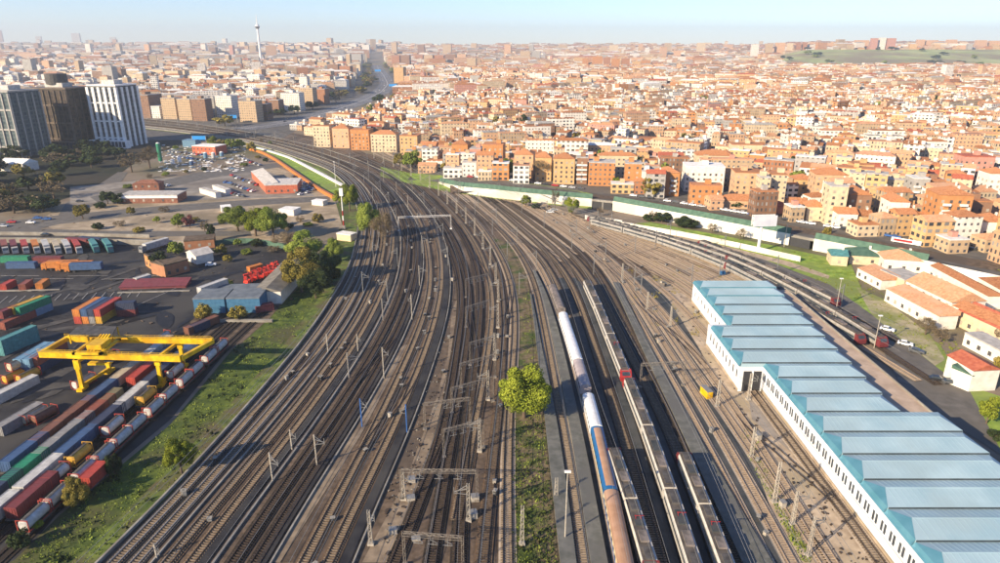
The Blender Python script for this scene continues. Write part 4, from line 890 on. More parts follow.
def roof_mb(Wd, D, H, kind, ov=.35, rh=None):
    mb = MB(); a, b = Wd / 2 + ov, ov
    if kind == 'flat': mb.box(-Wd/2 - .1, -.1, H, Wd/2 + .1, D + .1, H + .45); return mb
    rh = rh or min(3.2, D * .22)
    if kind == 'hip':
        r = min(D / 2, Wd / 2 - .3); mb.add([(-a,-b,H),(a,-b,H),(a,D+b,H),(-a,D+b,H),(-a + r + .2,D/2,H+rh),(a - r - .2,D/2,H+rh)], [(0,1,5,4),(1,2,5),(2,3,4,5),(3,0,4),(0,3,2,1)])
    elif kind == 'gable':
        mb.add([(-a,-b,H),(a,-b,H),(a,D+b,H),(-a,D+b,H),(-a,D/2,H+rh),(a,D/2,H+rh)], [(0,1,5,4),(2,3,4,5),(1,2,5),(3,0,4),(0,3,2,1)])
    elif kind == 'gabley':
        mb.add([(-a,-b,H),(a,-b,H),(a,D+b,H),(-a,D+b,H),(0,-b,H+rh),(0,D+b,H+rh)], [(0,4,5,3),(1,2,5,4),(0,1,4),(2,3,5),(0,3,2,1)])
    elif kind == 'shed': mb.add([(-a,-b,H),(a,-b,H),(a,D+b,H),(-a,D+b,H),(-a,D+b,H+rh),(a,D+b,H+rh)], [(0,1,5,4),(1,2,5),(3,0,4),(2,3,4,5),(0,3,2,1)])
    return mb
OCC = []
def building(px0, px1, yb, yt, D, wall, roof, kind, label, base=5.5, rz=-8, win=True, name='apartment_building', cat='building', sp=3.0, nlim=60, fl=3.0, balc=False, huts=1):
    x, y = P((px0 + px1) / 2, yb, base); base = elev(x, y) if abs(base) > 0 else 0; d = depth(x, y, base); Wd = (px1 - px0) * d / FPX
    H = max(2.5, zat(x, y, yt) - base - (0 if kind == 'flat' else 1)); a = math.radians(rz)
    root = thing(name, label, cat, (x, y, base), a); OCC.append((x - math.sin(a) * D / 2, y + D / 2, max(Wd, D) * .62))
    m = wall if not isinstance(wall, str) else (Wp[wall] if win else W[wall])
    link('wall', wall_mesh(Wd, D, H, m).mesh('wall', m), root)
    part('roof', roof_mb(Wd, D, H, kind), roof, root)
    if win:
        nx, nz = max(1, int((Wd - 1) / sp)), max(1, int((H - .8) / fl)); c = 0
        for j in range(nz):
            for i in range(nx):
                if c < nlim: link('window', win_mesh('x'), root, (-Wd/2 + (i + .5) * Wd / nx, -.02, 1.1 + j * fl)); c += 1
        ny = max(1, int((D - 1) / (sp + 1)))
        for j in range(nz):
            for i in range(ny):
                if c < nlim + 30: link('window', win_mesh('y'), root, (-Wd/2 - .02 if x > -1 else Wd/2 + .02, (i + .5) * D / ny, 1.1 + j * fl)); c += 1
    if balc:
        nz = max(1, int((H - .8) / fl))
        for j in range(1, nz):
            for s in (-.25, .25): part('balcony', MB().box(s * Wd - 1.6, -1.2, j * fl - .1, s * Wd + 1.6, 0, j * fl + .9), M_whiteroof, root)
    if kind == 'flat' and H > 5:
        for k in range(huts):
            hx = U(-.25, .25) * Wd; part('roof_hut', MB().box(hx - 1.6, D * .4, H + .45, hx + 1.6, D * .4 + 3.2, H + 2.9), Wp['cream'] if k % 2 else m, root)
    elif H > 4: part('chimney', MB().box(Wd * .2, D * .45, H + .4, Wd * .2 + .8, D * .45 + .8, H + 3.2), Wp['white'], root)
    return root, Wd, H
B = building; TE, T2, RD, GR, WH, TF = M_terra, M_terra2, M_redroof, M_greyroof, M_whiteroof, M_tilef
B(314,331,147,126,14,'cream',TE,'flat','pinkish cream block leftmost of the far end of the embankment',0); B(333,350,148,127,14,'peach',TE,'hip','peach block beside the leftmost cream one',0); B(351,370,150,130,14,'orange brick',TE,'flat','orange brick block third from the left in the far front row',0)
B(371,397,151,133,14,'cream',TE,'hip','long cream house behind the far bushy trees',1); B(400,418,153,136,14,'ochre',TE,'flat','ochre block above the pale green bushes',2)
B(420,436,156,144,12,'brick',TE,'gable','low brick house right of the ochre block',3); B(438,451,158,146,12,'peach',TE,'gable','low peach house before the brick block',3)
B(452,468,163,143,14,'orange brick',TE,'hip','salmon brick block above the dark post',4); B(469.5,481,166,149,13,'pink',GR,'flat','pale pink block left of the orange pair',4.5); B(482.5,503,169,145,14,'orange brick',TE,'flat','orange brick block with dark side behind the first big tree',5)
B(514,533,178,153,14,'peach',TE,'hip','peach block between the two big street trees'); B(535,551,181,156,14,'ochre',TE,'hip','ochre block hidden behind the second big street tree'); B(553,574,184,157,14,'ochre',TE,'hip','ochre block with a dark brick side, right of the big tree')
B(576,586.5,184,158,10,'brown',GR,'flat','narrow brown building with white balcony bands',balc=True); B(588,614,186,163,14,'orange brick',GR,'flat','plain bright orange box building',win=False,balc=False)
B(624,640,190,164,13,'orange brick',GR,'flat','orange brick block with small dark windows, left of the green awning'); B(641,654,192,172,12,'white',GR,'flat','white block with a green awning on its top floor',balc=True); B(655,678,196,171,13,'orange brick',TE,'hip','orange block with stacked balconies on its right side',balc=True)
B(636,656,172,160,14,'ochre',TE,'flat','ochre block behind the green awning block')
B(659,683,177,158,14,'white',RD,'shed','white house with red roof behind the orange block'); B(684,722,192,167,16,'white',WH,'flat','large white building with arched upper windows'); B(690,720,205,186,9,'orange brick',TE,'flat','orange brick wing in front of the large white building')
B(695,732,176,154,14,'cream',TE,'hip','cream block behind the large white building'); B(733,759,201,173,14,'peach',TE,'flat','salmon pink block with white windows'); B(757,767,208,178,10,'cream',GR,'flat','slender cream tower in shade at its foot',win=False); B(768,783,206,175,12,'cream',TE,'flat','cream tower beside the slender one',win=False)
B(722,762,209,199,12,'peach',TE,'hip','long low house with terracotta roof by the dark bushes'); B(770,788,214,205,10,'pink',RD,'hip','small red-roofed house behind the billboard')
B(790,806,217,202,11,'peach',TE,'gable','peach house left of the terracotta-roofed villa'); B(806,824,221,205,12,'cream',TE,'hip','cream villa with broad terracotta roof'); B(825,842,225,187,11,'cream',GR,'flat','tall cream tower with dark square windows and orange side'); B(836,855,229,212,11,'white',TE,'gable','white house with terracotta roof right of the cream tower')
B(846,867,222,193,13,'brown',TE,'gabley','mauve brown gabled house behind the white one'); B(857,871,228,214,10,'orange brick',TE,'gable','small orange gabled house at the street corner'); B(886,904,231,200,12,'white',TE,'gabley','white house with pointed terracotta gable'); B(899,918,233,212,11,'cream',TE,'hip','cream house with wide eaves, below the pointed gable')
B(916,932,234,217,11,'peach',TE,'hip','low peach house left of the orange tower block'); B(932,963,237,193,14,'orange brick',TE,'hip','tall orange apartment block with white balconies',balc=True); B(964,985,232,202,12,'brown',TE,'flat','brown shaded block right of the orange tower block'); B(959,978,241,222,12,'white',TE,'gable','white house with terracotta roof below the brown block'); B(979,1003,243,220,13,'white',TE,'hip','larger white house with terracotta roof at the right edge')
B(960,988,184,157,14,'pink',RD,'flat','salmon pink block with white balconies, upper right'); B(910,925,203,179,12,'grey',WH,'flat','bluish white block with balcony bands',balc=True); B(926,941,202,181,12,'brown',TE,'flat','brown block behind the orange tower block'); B(883,901,196,180,11,'cream',GR,'flat','pale yellow windowless block',win=False)
B(813,843,203,173,14,'peach',TE,'hip','wide peach block with white-framed windows'); B(792,812,196,178,12,'ochre',TE,'hip','ochre block left of the wide peach one'); B(852,870,186,165,13,'ochre',TE,'flat','ochre block with tiled top behind the peach one'); B(870,886,184,168,12,'white',RD,'shed','white block with mauve roof'); B(985,1003,200,172,13,'white',TE,'hip','white villa at the right edge, upper'); B(640,700,146,139,14,'brick',TE,'flat','long brown brick block in the second row',fl=3,nlim=40); B(731,760,160,145,14,'cream',TE,'flat','cream block with tall white pilasters')
B(700,720,160,152,14,'orange brick',TE,'hip','orange brick block above the cream one')
B(1010,1045,252,222,13,'ochre',TE,'hip','ochre block just beyond the right edge')
# east low complex
B(831,846,266,254,9,'cream',MC['teal'],'gable','house with green metal roof next to the embankment wall',0,-14,sp=4,name='house',cat='house'); B(850,878,265,254,12,'cream',M_gf,'hip','larger house with dark green hipped roof',0,-14,sp=4,name='house',cat='house')
B(884,922,272,258,16,'white',T2,'hip','pavilion with broad pinkish terracotta roof',0,-14,sp=4,name='house',cat='house')
def box_px(p, z0, z1, m, name): pass
def bld_line(q0, q1, D, H, wall, roof, kind, label, base=0, rh=None, name='house', cat='house', win=True, sp=3.5, nlim=40, side=1):
    """building whose front wall foot runs from q0 to q1 (pixels on the ground)"""
    a, b = Vector(P(*q0, base)), Vector(P(*q1, base)); c = (a + b) / 2; d = b - a; L = d.length; ang = math.atan2(d.y, d.x); root = thing(name, label, cat, (c.x, c.y, elev(c.x, c.y) if base > 3 else 0), ang)
    m = wall if not isinstance(wall, str) else Wp[wall]
    link('wall', wall_mesh(L, D, H, m).mesh('wall', m), root); part('roof', roof_mb(L, D, H, kind, rh=rh), roof, root)
    if win:
        n = min(nlim, max(1, int(L / sp)))
        for j in range(max(1, int(H / 3.2))):
            for i in range(n): link('window', win_mesh('x'), root, (-L/2 + (i + .5) * L / n, -.02, 1.1 + j * 3))
    OCC.append((c.x, c.y, max(L, D) * .6)); return root
BL = bld_line
BL((856,277),(880,290),7,4,'white',T2,'shed','white low wing with small arches on the slope edge'); BL((884,301),(936,330),7,5,'white',T2,'shed','long white arcade building with peach tile roof'); BL((903,297),(948,320),13,6.5,'white',T2,'gable','huge hall with peach tile roof behind the arcade',rh=3.5); BL((928,277),(985,309),6,5,'white',TE,'gable','long narrow terracotta-roofed wing by the street')
BL((950,322),(1010,350),8,6,'white',TE,'gable','white wing with terracotta roof at the right edge'); BL((955,325),(1010,352),12,5.5,'cream',RD,'gable','red-roofed house at the right edge above the white one'); BL((962,345),(1005,368),6,4,'white',GR,'flat','long white shed with flat roof on the slope'); BL((975,292),(1015,316),12,6,'white',TE,'hip','white house with terracotta roof beside the small car park')
BL((943,376),(968,392),8,6.5,'white',RD,'gable','small white house with red tile roof beside the road',win=False); BL((968,392),(992,383),5,5,'white',M_gf,'shed','white annex with green roof beside the red-roofed house',win=False)
BL((878,282),(902,293),10,5,'cream',GR,'flat','flat grey roof with white rooftop machines')
# yard buildings
BL((166,278),(190,271),10,5,'brick',M_brown,'flat','brick yard office with flat brown roof'); BL((146,266),(166,278),.6,5.2,'orange brick',M_brown,'flat','sunlit orange brick side wing of the yard office')
BL((185,250),(215,247.5),9,4,'brick',M_brown,'flat','low orange brick hut with flat roof'); BL((197,265),(214,261),9,4,'white',GR,'gable','white shed with grey gabled roof behind the brick office',win=False)
wl_ = M_redroof if 0 else MC['wine']; BL((120,290),(186,288),6,1.1,wl_,MC['wine'],'shed','long wine red canopy lying low in the yard',win=False,name='canopy',cat='canopy')
M_whb = mat('warehouse_blue', (.035,.12,.22), (.06,.17,.29), .8, .6); M_trr2 = mat('slate_roof', (.10,.12,.14), (.17,.19,.21), .4, .8); M_shr = mat('shed_roof_brown', (.14,.125,.10), (.22,.20,.165), .4, .8)
BL((195,314),(226,313.5),10,5.5,M_whb,M_trr2,'flat','left blue warehouse block with white door',name='warehouse',cat='warehouse',sp=6); BL((228,313.5),(261,313),10,5.5,M_whb,M_trr2,'flat','right blue warehouse block with dark doorway',name='warehouse',cat='warehouse',sp=6)
BL((216,300),(256,299),8,3,'white',M_trr2,'flat','low grey-roofed shed with white parapet',win=False,name='shed',cat='shed'); BL((255,304),(282,304),34,5,'white',M_shr,'gabley','long white shed with grey roof and sunlit gable',win=False,rh=1.5,name='shed',cat='shed')
tagp(part('loading_kerb', MB().rbox(*P(238,322), .0, 24, 1.2, .9, .0), M_conc), 'pale low loading kerb in front of the blue warehouse', 'kerb')
M_dbr = mat('dark_brick', (.17,.07,.045), (.27,.12,.075), .8, .85)
BL((120,203.5),(178,203),14,4.6,M_dbr,GR,'flat','brick station hall with wide white flat roof',name='station_hall',cat='station',sp=5); part('fascia', MB().box(-17.5, -.35, 3.2, 17.5, -.03, 4.6), M_white, bpy.data.objects['station_hall'])
BL((134,194),(160,193.5),9,6.5,M_dbr,M_dbr,'hip','raised brown roofed block behind the station hall')
BL((266,194),(298,193),22,5.5,M_redroof,M_greyroof,'flat','red warehouse with flat pale roof by the blue car lot',name='warehouse',cat='warehouse'); BL((252,178),(266,193),8,5,M_redroof,GR,'shed','long red shed wing of the warehouse',name='shed',cat='shed',win=False)
BL((200,193),(216,198),3.5,3,'white',GR,'flat','narrow white canopy in the car park',win=False,name='canopy',cat='canopy'); BL((213,190),(226,195),3.5,3,'white',GR,'flat','second narrow canopy in the car park',win=False,name='canopy',cat='canopy')
BL((193,154),(216,155),16,7,M_redroof,WH,'flat','factory with white roof and red wall behind the building materials yard',name='factory',cat='factory'); BL((222,213),(232,212),6,3,'white',WH,'flat','small white kiosk by the avenue',win=False); BL((279,215),(294,216),8,3,'white',WH,'flat','low white shed on the sandy lot, left',win=False); BL((312,205),(323,206),5,2.5,'white',WH,'flat','low white shed on the sandy lot, right',win=False)
BL((337,240),(351,242),5,3.2,'cream',WH,'flat','small stone hut at the foot of the striped mast',win=False); BL((0,171),(24,172),14,6,'white',WH,'gable','white hall among the dark trees at the left edge',win=False); BL((183,147),(196,147),12,6,MC['light blue'],MC['light blue'],'flat','bright blue shed beside the factory',win=False)
BL((290,252),(304,250),5,3,M_red,M_red,'flat','red hut under the ochre trees',win=False,name='hut',cat='hut')
# long yard wall
for px, lb, hh in (([(-40,242),(60,243),(190,246)], 'long sunlit sand-coloured wall behind the parked lorries', 2.6), ([(-60,234),(40,235),(150,237.5)], 'thin pale wall along the avenue above the yard', 1.6), ([(200,248),(225,243),(250,241),(285,249),(300,252)], 'green fence along the yard boundary', 2.4)):
    a = eline(px); tagp(part('boundary_wall', ribbon(a, -.3, .3, 0, hh), M_gf if 'green' in lb else M_conc), lb, 'wall' if 'green' not in lb else 'fence')
for px, lb in (([(0,291),(45,292.5),(60,290)], 'curved pale kerb beside the red containers'), ([(118,293),(190,291)], 'pale kerb under the wine red canopy')):
    tagp(part('kerb', ribbon(eline(px), -.5, .5, 0, .35), M_conc), lb, 'kerb')
a = eline([(250,150),(262,153),(275,160),(292,172),(318,190),(336,200)]); tagp(part('orange_barrier', ribbon(a, -.9, .9, 0, 2.0), MC['orange']), 'bright orange barrier along the grassy bank beside the car lot', 'barrier')
a = eline([(248,146),(262,149),(290,158),(315,171),(343,186)]); tagp(part('bank_wall', ribbon(a, -1.3, 1.3, 0, .9), M_white), 'white wall edge between the railway and the grassy bank', 'wall')
# materials yard silos
for i, (px, py, m_, h) in enumerate([(161,163,MC['green'],16),(206,160,MC['light blue'],6),(180,164,M_white,5),(214,160,MC['white'],6),(222,158,MC['light blue'],5),(173,166,M_white,5),(192,167,MC['blue'],5)]):
    x, y = P(px, py); o = thing('silo', ['tall green and white silo by the bare trees', 'blue silo in the materials yard', 'white silo left in the materials yard', 'white silo right of the blue one', 'small pale blue silo at the right', 'short white silo near the tall green one', 'dark blue silo in the middle'][i], 'silo', (x, y, 0))
    part('body', MB().tube((0, 0, 2), (0, 0, h), 1.6, 1.6, 12), m_, o); part('hopper', MB().tube((0, 0, 1.2), (0, 0, 2), .4, 1.6, 12), m_, o)
    l_ = MB()
    for q in range(4): l_.beam((1.2 * math.cos(q * 1.57), 1.2 * math.sin(q * 1.57), 0), (1.2 * math.cos(q * 1.57), 1.2 * math.sin(q * 1.57), 2.2), .18)
    part('legs', l_, M_steel, o); part('cap', MB().tube((0, 0, h), (0, 0, h + .7), 1.6, .5, 12), M_white, o)
# billboard
x, y = P(758, 252); bb = thing('billboard', 'two-sided white billboard on a thick white column beside the embankment', 'billboard', (x, y, 0), .1)
part('column', MB().tube((0, 0, 0), (0, 0, 14.5), .75, .6, 12), M_white, bb); part('panel', MB().box(-4.5, -1.2, 12.5, 6.5, -.9, 17.5), mat('faded_panel', (.52,.53,.60), (.66,.66,.70), .3, .6), bb); part('panel', MB().box(-4.5, .9, 12.5, 6.5, 1.2, 17.5), M_white, bb)
fr_ = MB()
for z in (13, 15, 17): fr_.beam((-4.3, -.9, z), (-4.3, .9, z), .2); fr_.beam((6.3, -.9, z), (6.3, .9, z), .2)
part('frame', fr_, M_steel, bb)
# red-white roadside sign by the east street
x, y = P(903, 256); sg = thing('roof_sign', 'long slanted white sign with red stripes over the street', 'sign', (x, y, 0), -.75); part('panel', MB().box(-6, -.15, 6, 6, .15, 8), M_white, sg); part('stripe', MB().box(-5, -.2, 6.5, 2.5, -.16, 7.5), M_red, sg)
for s in (-5, 5): part('post', MB().beam((s, 0, 0), (s, 0, 6), .3), M_steel, sg)
# machine by tracks + depot clutter
for px, py, m_, lb, (a1, b1, c1) in [(706,396,M_yel,'small yellow track machine beside the crossing lines',(1.6,4,2.2)),(816,458,M_blu2,'bright blue cabinet leaning at the depot wall',(1.2,1.6,2.8)),(722,275,M_blu2,'light blue drum near the depot corner',(1.8,1.8,2)),(782,508,M_pole,'small cream cabinet in the weed strip',(1,1.2,1.6)),(757,440,M_pole,'yellowish cabinet by the depot paving',(1,2,1.8)),(716,322,M_yel,'yellow box below the depot corner',(1,1.4,1.4)),(412,482,M_pole,'pale box below the pink-lit portal',(1.4,1.4,1)),(411,500,M_pole,'pale footing block at the portal leg',(1.6,1.4,.8)),(475,500,M_pole,'beige block at the right portal leg',(1.6,1.4,1.1)),(473,517,M_pole,'beige block below the right portal leg',(1.6,1.6,1.2)),(393,533,M_pole,'small pale hut base on the brown ground',(1.5,1.2,1)),(416,540,M_pole,'pinkish slab beside the leftmost portal track',(1.6,1,.5)),(620,372,M_red,None,(1,1,1))]:
    if not lb: continue
    x, y = P(px, py); o = thing('trackside_cabinet', lb, 'cabinet', (x, y, 0), .2); part('body', MB().box(-a1 / 2, -b1 / 2, .15, a1 / 2, b1 / 2, c1), m_, o); part('lid', MB().box(-a1 / 2 - .06, -b1 / 2 - .06, c1, a1 / 2 + .06, b1 / 2 + .06, c1 + .1), M_steel, o); part('plinth', MB().box(-a1 / 2 - .1, -b1 / 2 - .1, 0, a1 / 2 + .1, b1 / 2 + .1, .15), M_conc, o)

# ------------------------------------------------------------------ office towers on the left
def tower_pos(px, py): return P(px, py)
def glass_tower(px0, px1, yb, yt, D, label, skin, fins, rz, col, bays, name='office_tower'):
    x, y = P((px0 + px1) / 2, yb); d = depth(x, y); Wd = (px1 - px0) * d / FPX; H = zat(x, y, yt); root = thing(name, label, 'tower', (x, y, 0), math.radians(rz))
    link('wall', wall_mesh(Wd, D, H, skin).mesh('wall', skin), root)
    part('roof', MB().box(-Wd/2 - .4, -.4, H, Wd/2 + .4, D + .4, H + 1.2), col, root); part('roof_hut', MB().box(-Wd * .2, D * .3, H + 1.2, Wd * .25, D * .7, H + 5), GR, root)
    for k in range(bays + 1):
        xx = -Wd/2 + Wd * k / bays; part('column', MB().box(xx - fins, -1.0, 0, xx + fins, -.02, H - 1), col, root)
    for k in range(5): part('column', MB().box(Wd/2 + .02, D * k / 4 - fins, 0, Wd/2 + 1, D * k / 4 + fins, H - 1), col, root)
    for z in (8, H * .42, H * .72): part('band', MB().box(-Wd/2 - .2, -.5, z, Wd/2 + .5, -.03, z + 1.3), col, root)
    part('podium', MB().box(-Wd/2 - 4, -6, 0, Wd/2 + 6, -1.05, 7), col, root)
    for k in range(bays * 2): 
        xx = -Wd/2 - 3 + (Wd + 8) * k / (bays * 2); part('podium_glass', MB().box(xx, -6.06, 1, xx + 3, -6.01, 6), M_glass, root)
    OCC.append((x, y + D / 2, max(Wd, D))); return root
sk1 = wallmat('tower_glass_green', (.10, .13, .13), 2.5, 3.4, (.04, .06, .07), (.09, .11, .11), 3.4); sk2 = wallmat('tower_glass_brown', (.085, .06, .045), 2.8, 3.4, (.03, .025, .022), (.10, .08, .05), 3.4); sk3 = wallmat('tower_glass_dark', (.12, .13, .13), 2.6, 3.6, (.02, .025, .03), (.06, .07, .08), 3.6)
glass_tower(-12, 26, 157, 92, 30, 'greenish glass tower with pale fins at the left edge', sk1, .5, -12, Wp['grey'], 5)
glass_tower(36, 80, 148, 89, 30, 'dark brown glass tower with a drum-shaped roof house', sk2, .25, -10, mat('bronze_frame', (.10,.075,.055), (.16,.12,.09), .2, .5), 7)
x, y = P(60, 148); o = part('rooftop_drum', MB().tube((x, y + 16, 57), (x, y + 16, 66), 9, n=20), M_trr); o.parent = bpy.data.objects['office_tower.001']; o.matrix_parent_inverse = o.parent.matrix_basis.inverted() if 0 else Matrix.LocRotScale(o.parent.location, o.parent.rotation_euler, None).inverted()
glass_tower(97, 128, 147, 86, 28, 'white framed tower with dark glass bays and tall white columns', sk3, 1.3, -10, M_white, 5)

# ------------------------------------------------------------------ mid-distance slabs and far landmarks
def slab(px0, px1, yb, yt, D, wall, label, rz=-8, kind='flat', roof=None, n=1, base=0):
    x, y = P((px0 + px1) / 2, yb, base); d = depth(x, y); Wd = (px1 - px0) * d / FPX; b0 = elev(x, y); H = max(5, zat(x, y, yt) - b0); root = thing('apartment_block', label, 'apartment block', (x, y, b0), math.radians(rz))
    link('wall', wall_mesh(Wd, D, H, W[wall]).mesh('wall', W[wall]), root); part('roof', roof_mb(Wd, D, H, kind), roof or GR, root); part('roof_hut', MB().box(-2.5, D * .3, H + .45, 2.5, D * .7, H + 3.4), Wp[wall], root); OCC.append((x, y + D / 2, max(Wd, D) * .6))
S_ = slab
def slab_at(px0, px1, yt, dist, D, wall, label, rz=-8):
    t = dist * math.cos(PITCH) / FPX; xa, xb = (px0 - 500) * t, (px1 - 500) * t; x = (xa + xb) / 2; y = dist; b0 = elev(x, y) - 2; H = max(8, zat(x, y, yt) - b0); Wd = xb - xa
    root = thing('apartment_block', label, 'apartment block', (x, y, b0), math.radians(rz)); link('wall', wall_mesh(Wd, D, H, W[wall]).mesh('wall', W[wall]), root); part('roof', roof_mb(Wd, D, H, 'flat'), GR, root); OCC.append((x, y + D / 2, max(Wd, D) * .6))
S_(134,152,118,95,30,'brown','dark red brick block right of the white tower'); S_(163,178,119,98,16,'tan','sunlit ochre slab, leftmost of the three by the bridge'); S_(179,193,120,99,16,'tan','second ochre slab with a shadow side'); S_(193,208,121,99,16,'brown','brown slab right of the ochre ones'); S_(209,216,117,99,14,'grey','narrow grey glass slab'); S_(217,234,118,96,18,'white','white slab with dark window bands'); S_(240,258,122,101,18,'tan','tan slab right of the white one'); S_(259,268,120,104,16,'brown','narrow brown block next to the tan slab')
S_(270,280,115,100,16,'brown','brown block left of the bluish white one'); S_(281.5,301,111,93,18,'white','bluish white cube-like block near the motorway'); S_(302,314,106,88,18,'tan','tan block behind the white cube-like one'); S_(315,326,104,89,18,'brick','brick block nearest the motorway trees'); S_(136,162,118,106,20,'white','low white office with many windows left of the ochre slabs')
S_(122,158,56.5,46.5,30,'brick','long far brick slab on the left horizon'); S_(0,5.5,50,30,30,'brown','dark tall far block at the left edge of the horizon'); S_(37.5,44,50,36,25,'grey','lone grey far tower, left'); S_(74,83,52,33,25,'grey','tallest grey far tower on the left horizon'); S_(111.5,118,50,37,25,'grey','slim grey far tower right of the tallest')
for i, (a, b, c, d, w_) in enumerate([(328,339,78,64,'brown'),(340,351,80,66,'brick'),(318,328,76,62,'tan'),(305,316,73,61,'brown'),(351,362,66,54,'grey'),(290,300,58,48,'pink'),(300,312,58,47,'brown'),(313,322,58,48,'tan'),(281,290,57,46,'brick'),(233,246,56,46,'grey'),(223,232,54,43,'brown'),(188,200,56,46,'grey')]): S_(a,b,c,d,25,w_,'%s high-rise in the distant group left of the motorway, %s' % (w_, orn(i)))
for i, (a, b, c, d, w_) in enumerate([(392,400,67,55.5,'brick'),(401,410,68,55,'brown'),(415,423,64,55,'brick'),(424,433,66,55,'tan'),(434,444,66,55,'brick'),(445,456,65,54,'brown'),(457,466,64,54,'peach'),(394,404,83,67,'ochre'),(404,416,84,76,'peach'),(467,476,70,58,'tan')]): S_(a,b,c,d,25,w_,'%s tower in the brick high-rise row right of the motorway, %s from left' % (w_, orn(i)))
for i, (a, b, c, d, w_) in enumerate([(582,588,70,58,'orange brick'),(592,602,71,56,'orange brick'),(603,610,70,57,'brick'),(611,619,73,58,'orange brick'),(621,629,73,58,'brick'),(632,640,70,61,'ochre'),(641,650,69,60,'orange brick'),(651,661,69,62,'brick'),(520,530,64,51,'tan'),(531,540,64,51,'grey'),(603,607,53,46,'grey'),(664,674,55,47,'grey'),(675,682,55,48,'brown'),(700,710,55,45,'tan'),(716,722,55,44,'grey'),(724,732,55,44,'tan')]): S_(a,b,c,d,25,w_,'%s tower in the distant middle high-rise group, %s from left' % (w_, orn(i)))
for i, (a, b, d, w_, ds) in enumerate([(752,759,44,'white',3700),(766,773,43.5,'tan',3720),(776,785,42.5,'peach',3740),(788,793,43,'cream',3700),(797,801,42.5,'brick',3700),(803,807,42,'brick',3700),(811,819,42,'peach',3760),(824,834,42.5,'peach',3760),(838,850,44,'cream',3780),(855,868,40,'peach',3800),(871,877,38,'pink',3650),(879,885,37.5,'white',3660),(887,895,38,'pink',3650),(908,915,43,'cream',3800),(917,924,39.5,'peach',3800),(926,937,40,'peach',3800),(947,956,39.5,'peach',3820),(960,967,42,'cream',3820),(976,986,40,'peach',3820),(990,1003,40.5,'peach',3820)]):
    slab_at(a, b, d, ds, 22, w_, '%s far block on the ridge above the green hillside, %s from left' % (w_, orn(i)))
for i in range(36):
    a = 4 + i * 27.6 + U(-4, 4); 
    if 250 < a < 274: continue
    ds = U(4300, 5600); w_ = random.choice(['white', 'grey', 'cream', 'tan', 'pink', 'brown', 'peach']); x_ = (a - 500) / FPX * ds * 1.05; slab_at(a, a + U(2.5, 9), U(42.5, 46), ds, 25, w_, '%s block on the far skyline, %s from the left of the horizon' % (w_, orn(i)))
# communications tower
x0_, y0_ = -1122, 3300; o = thing('communications_tower', 'slender white communications tower with a round pod on the horizon', 'tower', (x0_, y0_, hill(x0_, y0_)))
zt = zat(x0_, y0_, 14); z1 = zat(x0_, y0_, 28.5); z2 = zat(x0_, y0_, 24)
part('shaft', MB().tube((0, 0, 0), (0, 0, z1), 6, 4.5, 14), M_whiteroof, o); part('pod', MB().tube((0, 0, z1), (0, 0, (z1 + z2) / 2), 6.5, 11.5, 18), M_trr, o); part('pod_roof', MB().tube((0, 0, (z1 + z2) / 2), (0, 0, z2), 11.5, 5, 18), M_whiteroof, o); part('antenna', MB().tube((0, 0, z2), (0, 0, zt), 2.2, .6, 8), M_white, o)

# ------------------------------------------------------------------ motorway on the left
mw = [(240,129),(262,127),(300,120),(335,110),(362,101),(381,92),(388,84),(384,76),(378,68),(376,62),(378,58)]
ma = smooth_line(mw, step=12, ext=0, it=3); mo = part('motorway', ribbon(ma, -20, 20, .15), mat('motorway_asphalt', (.11,.11,.115), (.17,.17,.175), .02, .8)); mo['kind'] = 'structure'
mk = MB()
for k in range(len(ma) - 1):
    if k % 2 == 0:
        seg = ma[k:k + 2]
        for off in (-15, -8, 8, 15): ribbon(np.array([seg[0], (seg[0] + seg[1]) / 2, seg[1]]), off - .15, off + .15, .17, mb=mk)
ribbon(ma, -.4, .4, .17, mb=mk); o = part('motorway_markings', mk, M_white); o['kind'] = 'structure'
for i, (px, py) in enumerate([(232,123),(393,89),(378,73),(379,61),(200,146)]):
    x, y = P(px, py); o = thing('road_sign', 'blue overhead motorway sign, %s from the near end' % orn(i), 'road sign', (x, y, 0)); L = 5 + y / 420
    part('panel', MB().box(-L, -.2, 6, L, .2, 6 + L * .55), flat('sign_blue', (.02, .22, .55)), o)
    for s in (-1, 1): part('post', MB().beam((s * L, 0, 0), (s * L, 0, 6 + L * .5), .5), M_steel, o)
    o.location.z = 0
part_ = None

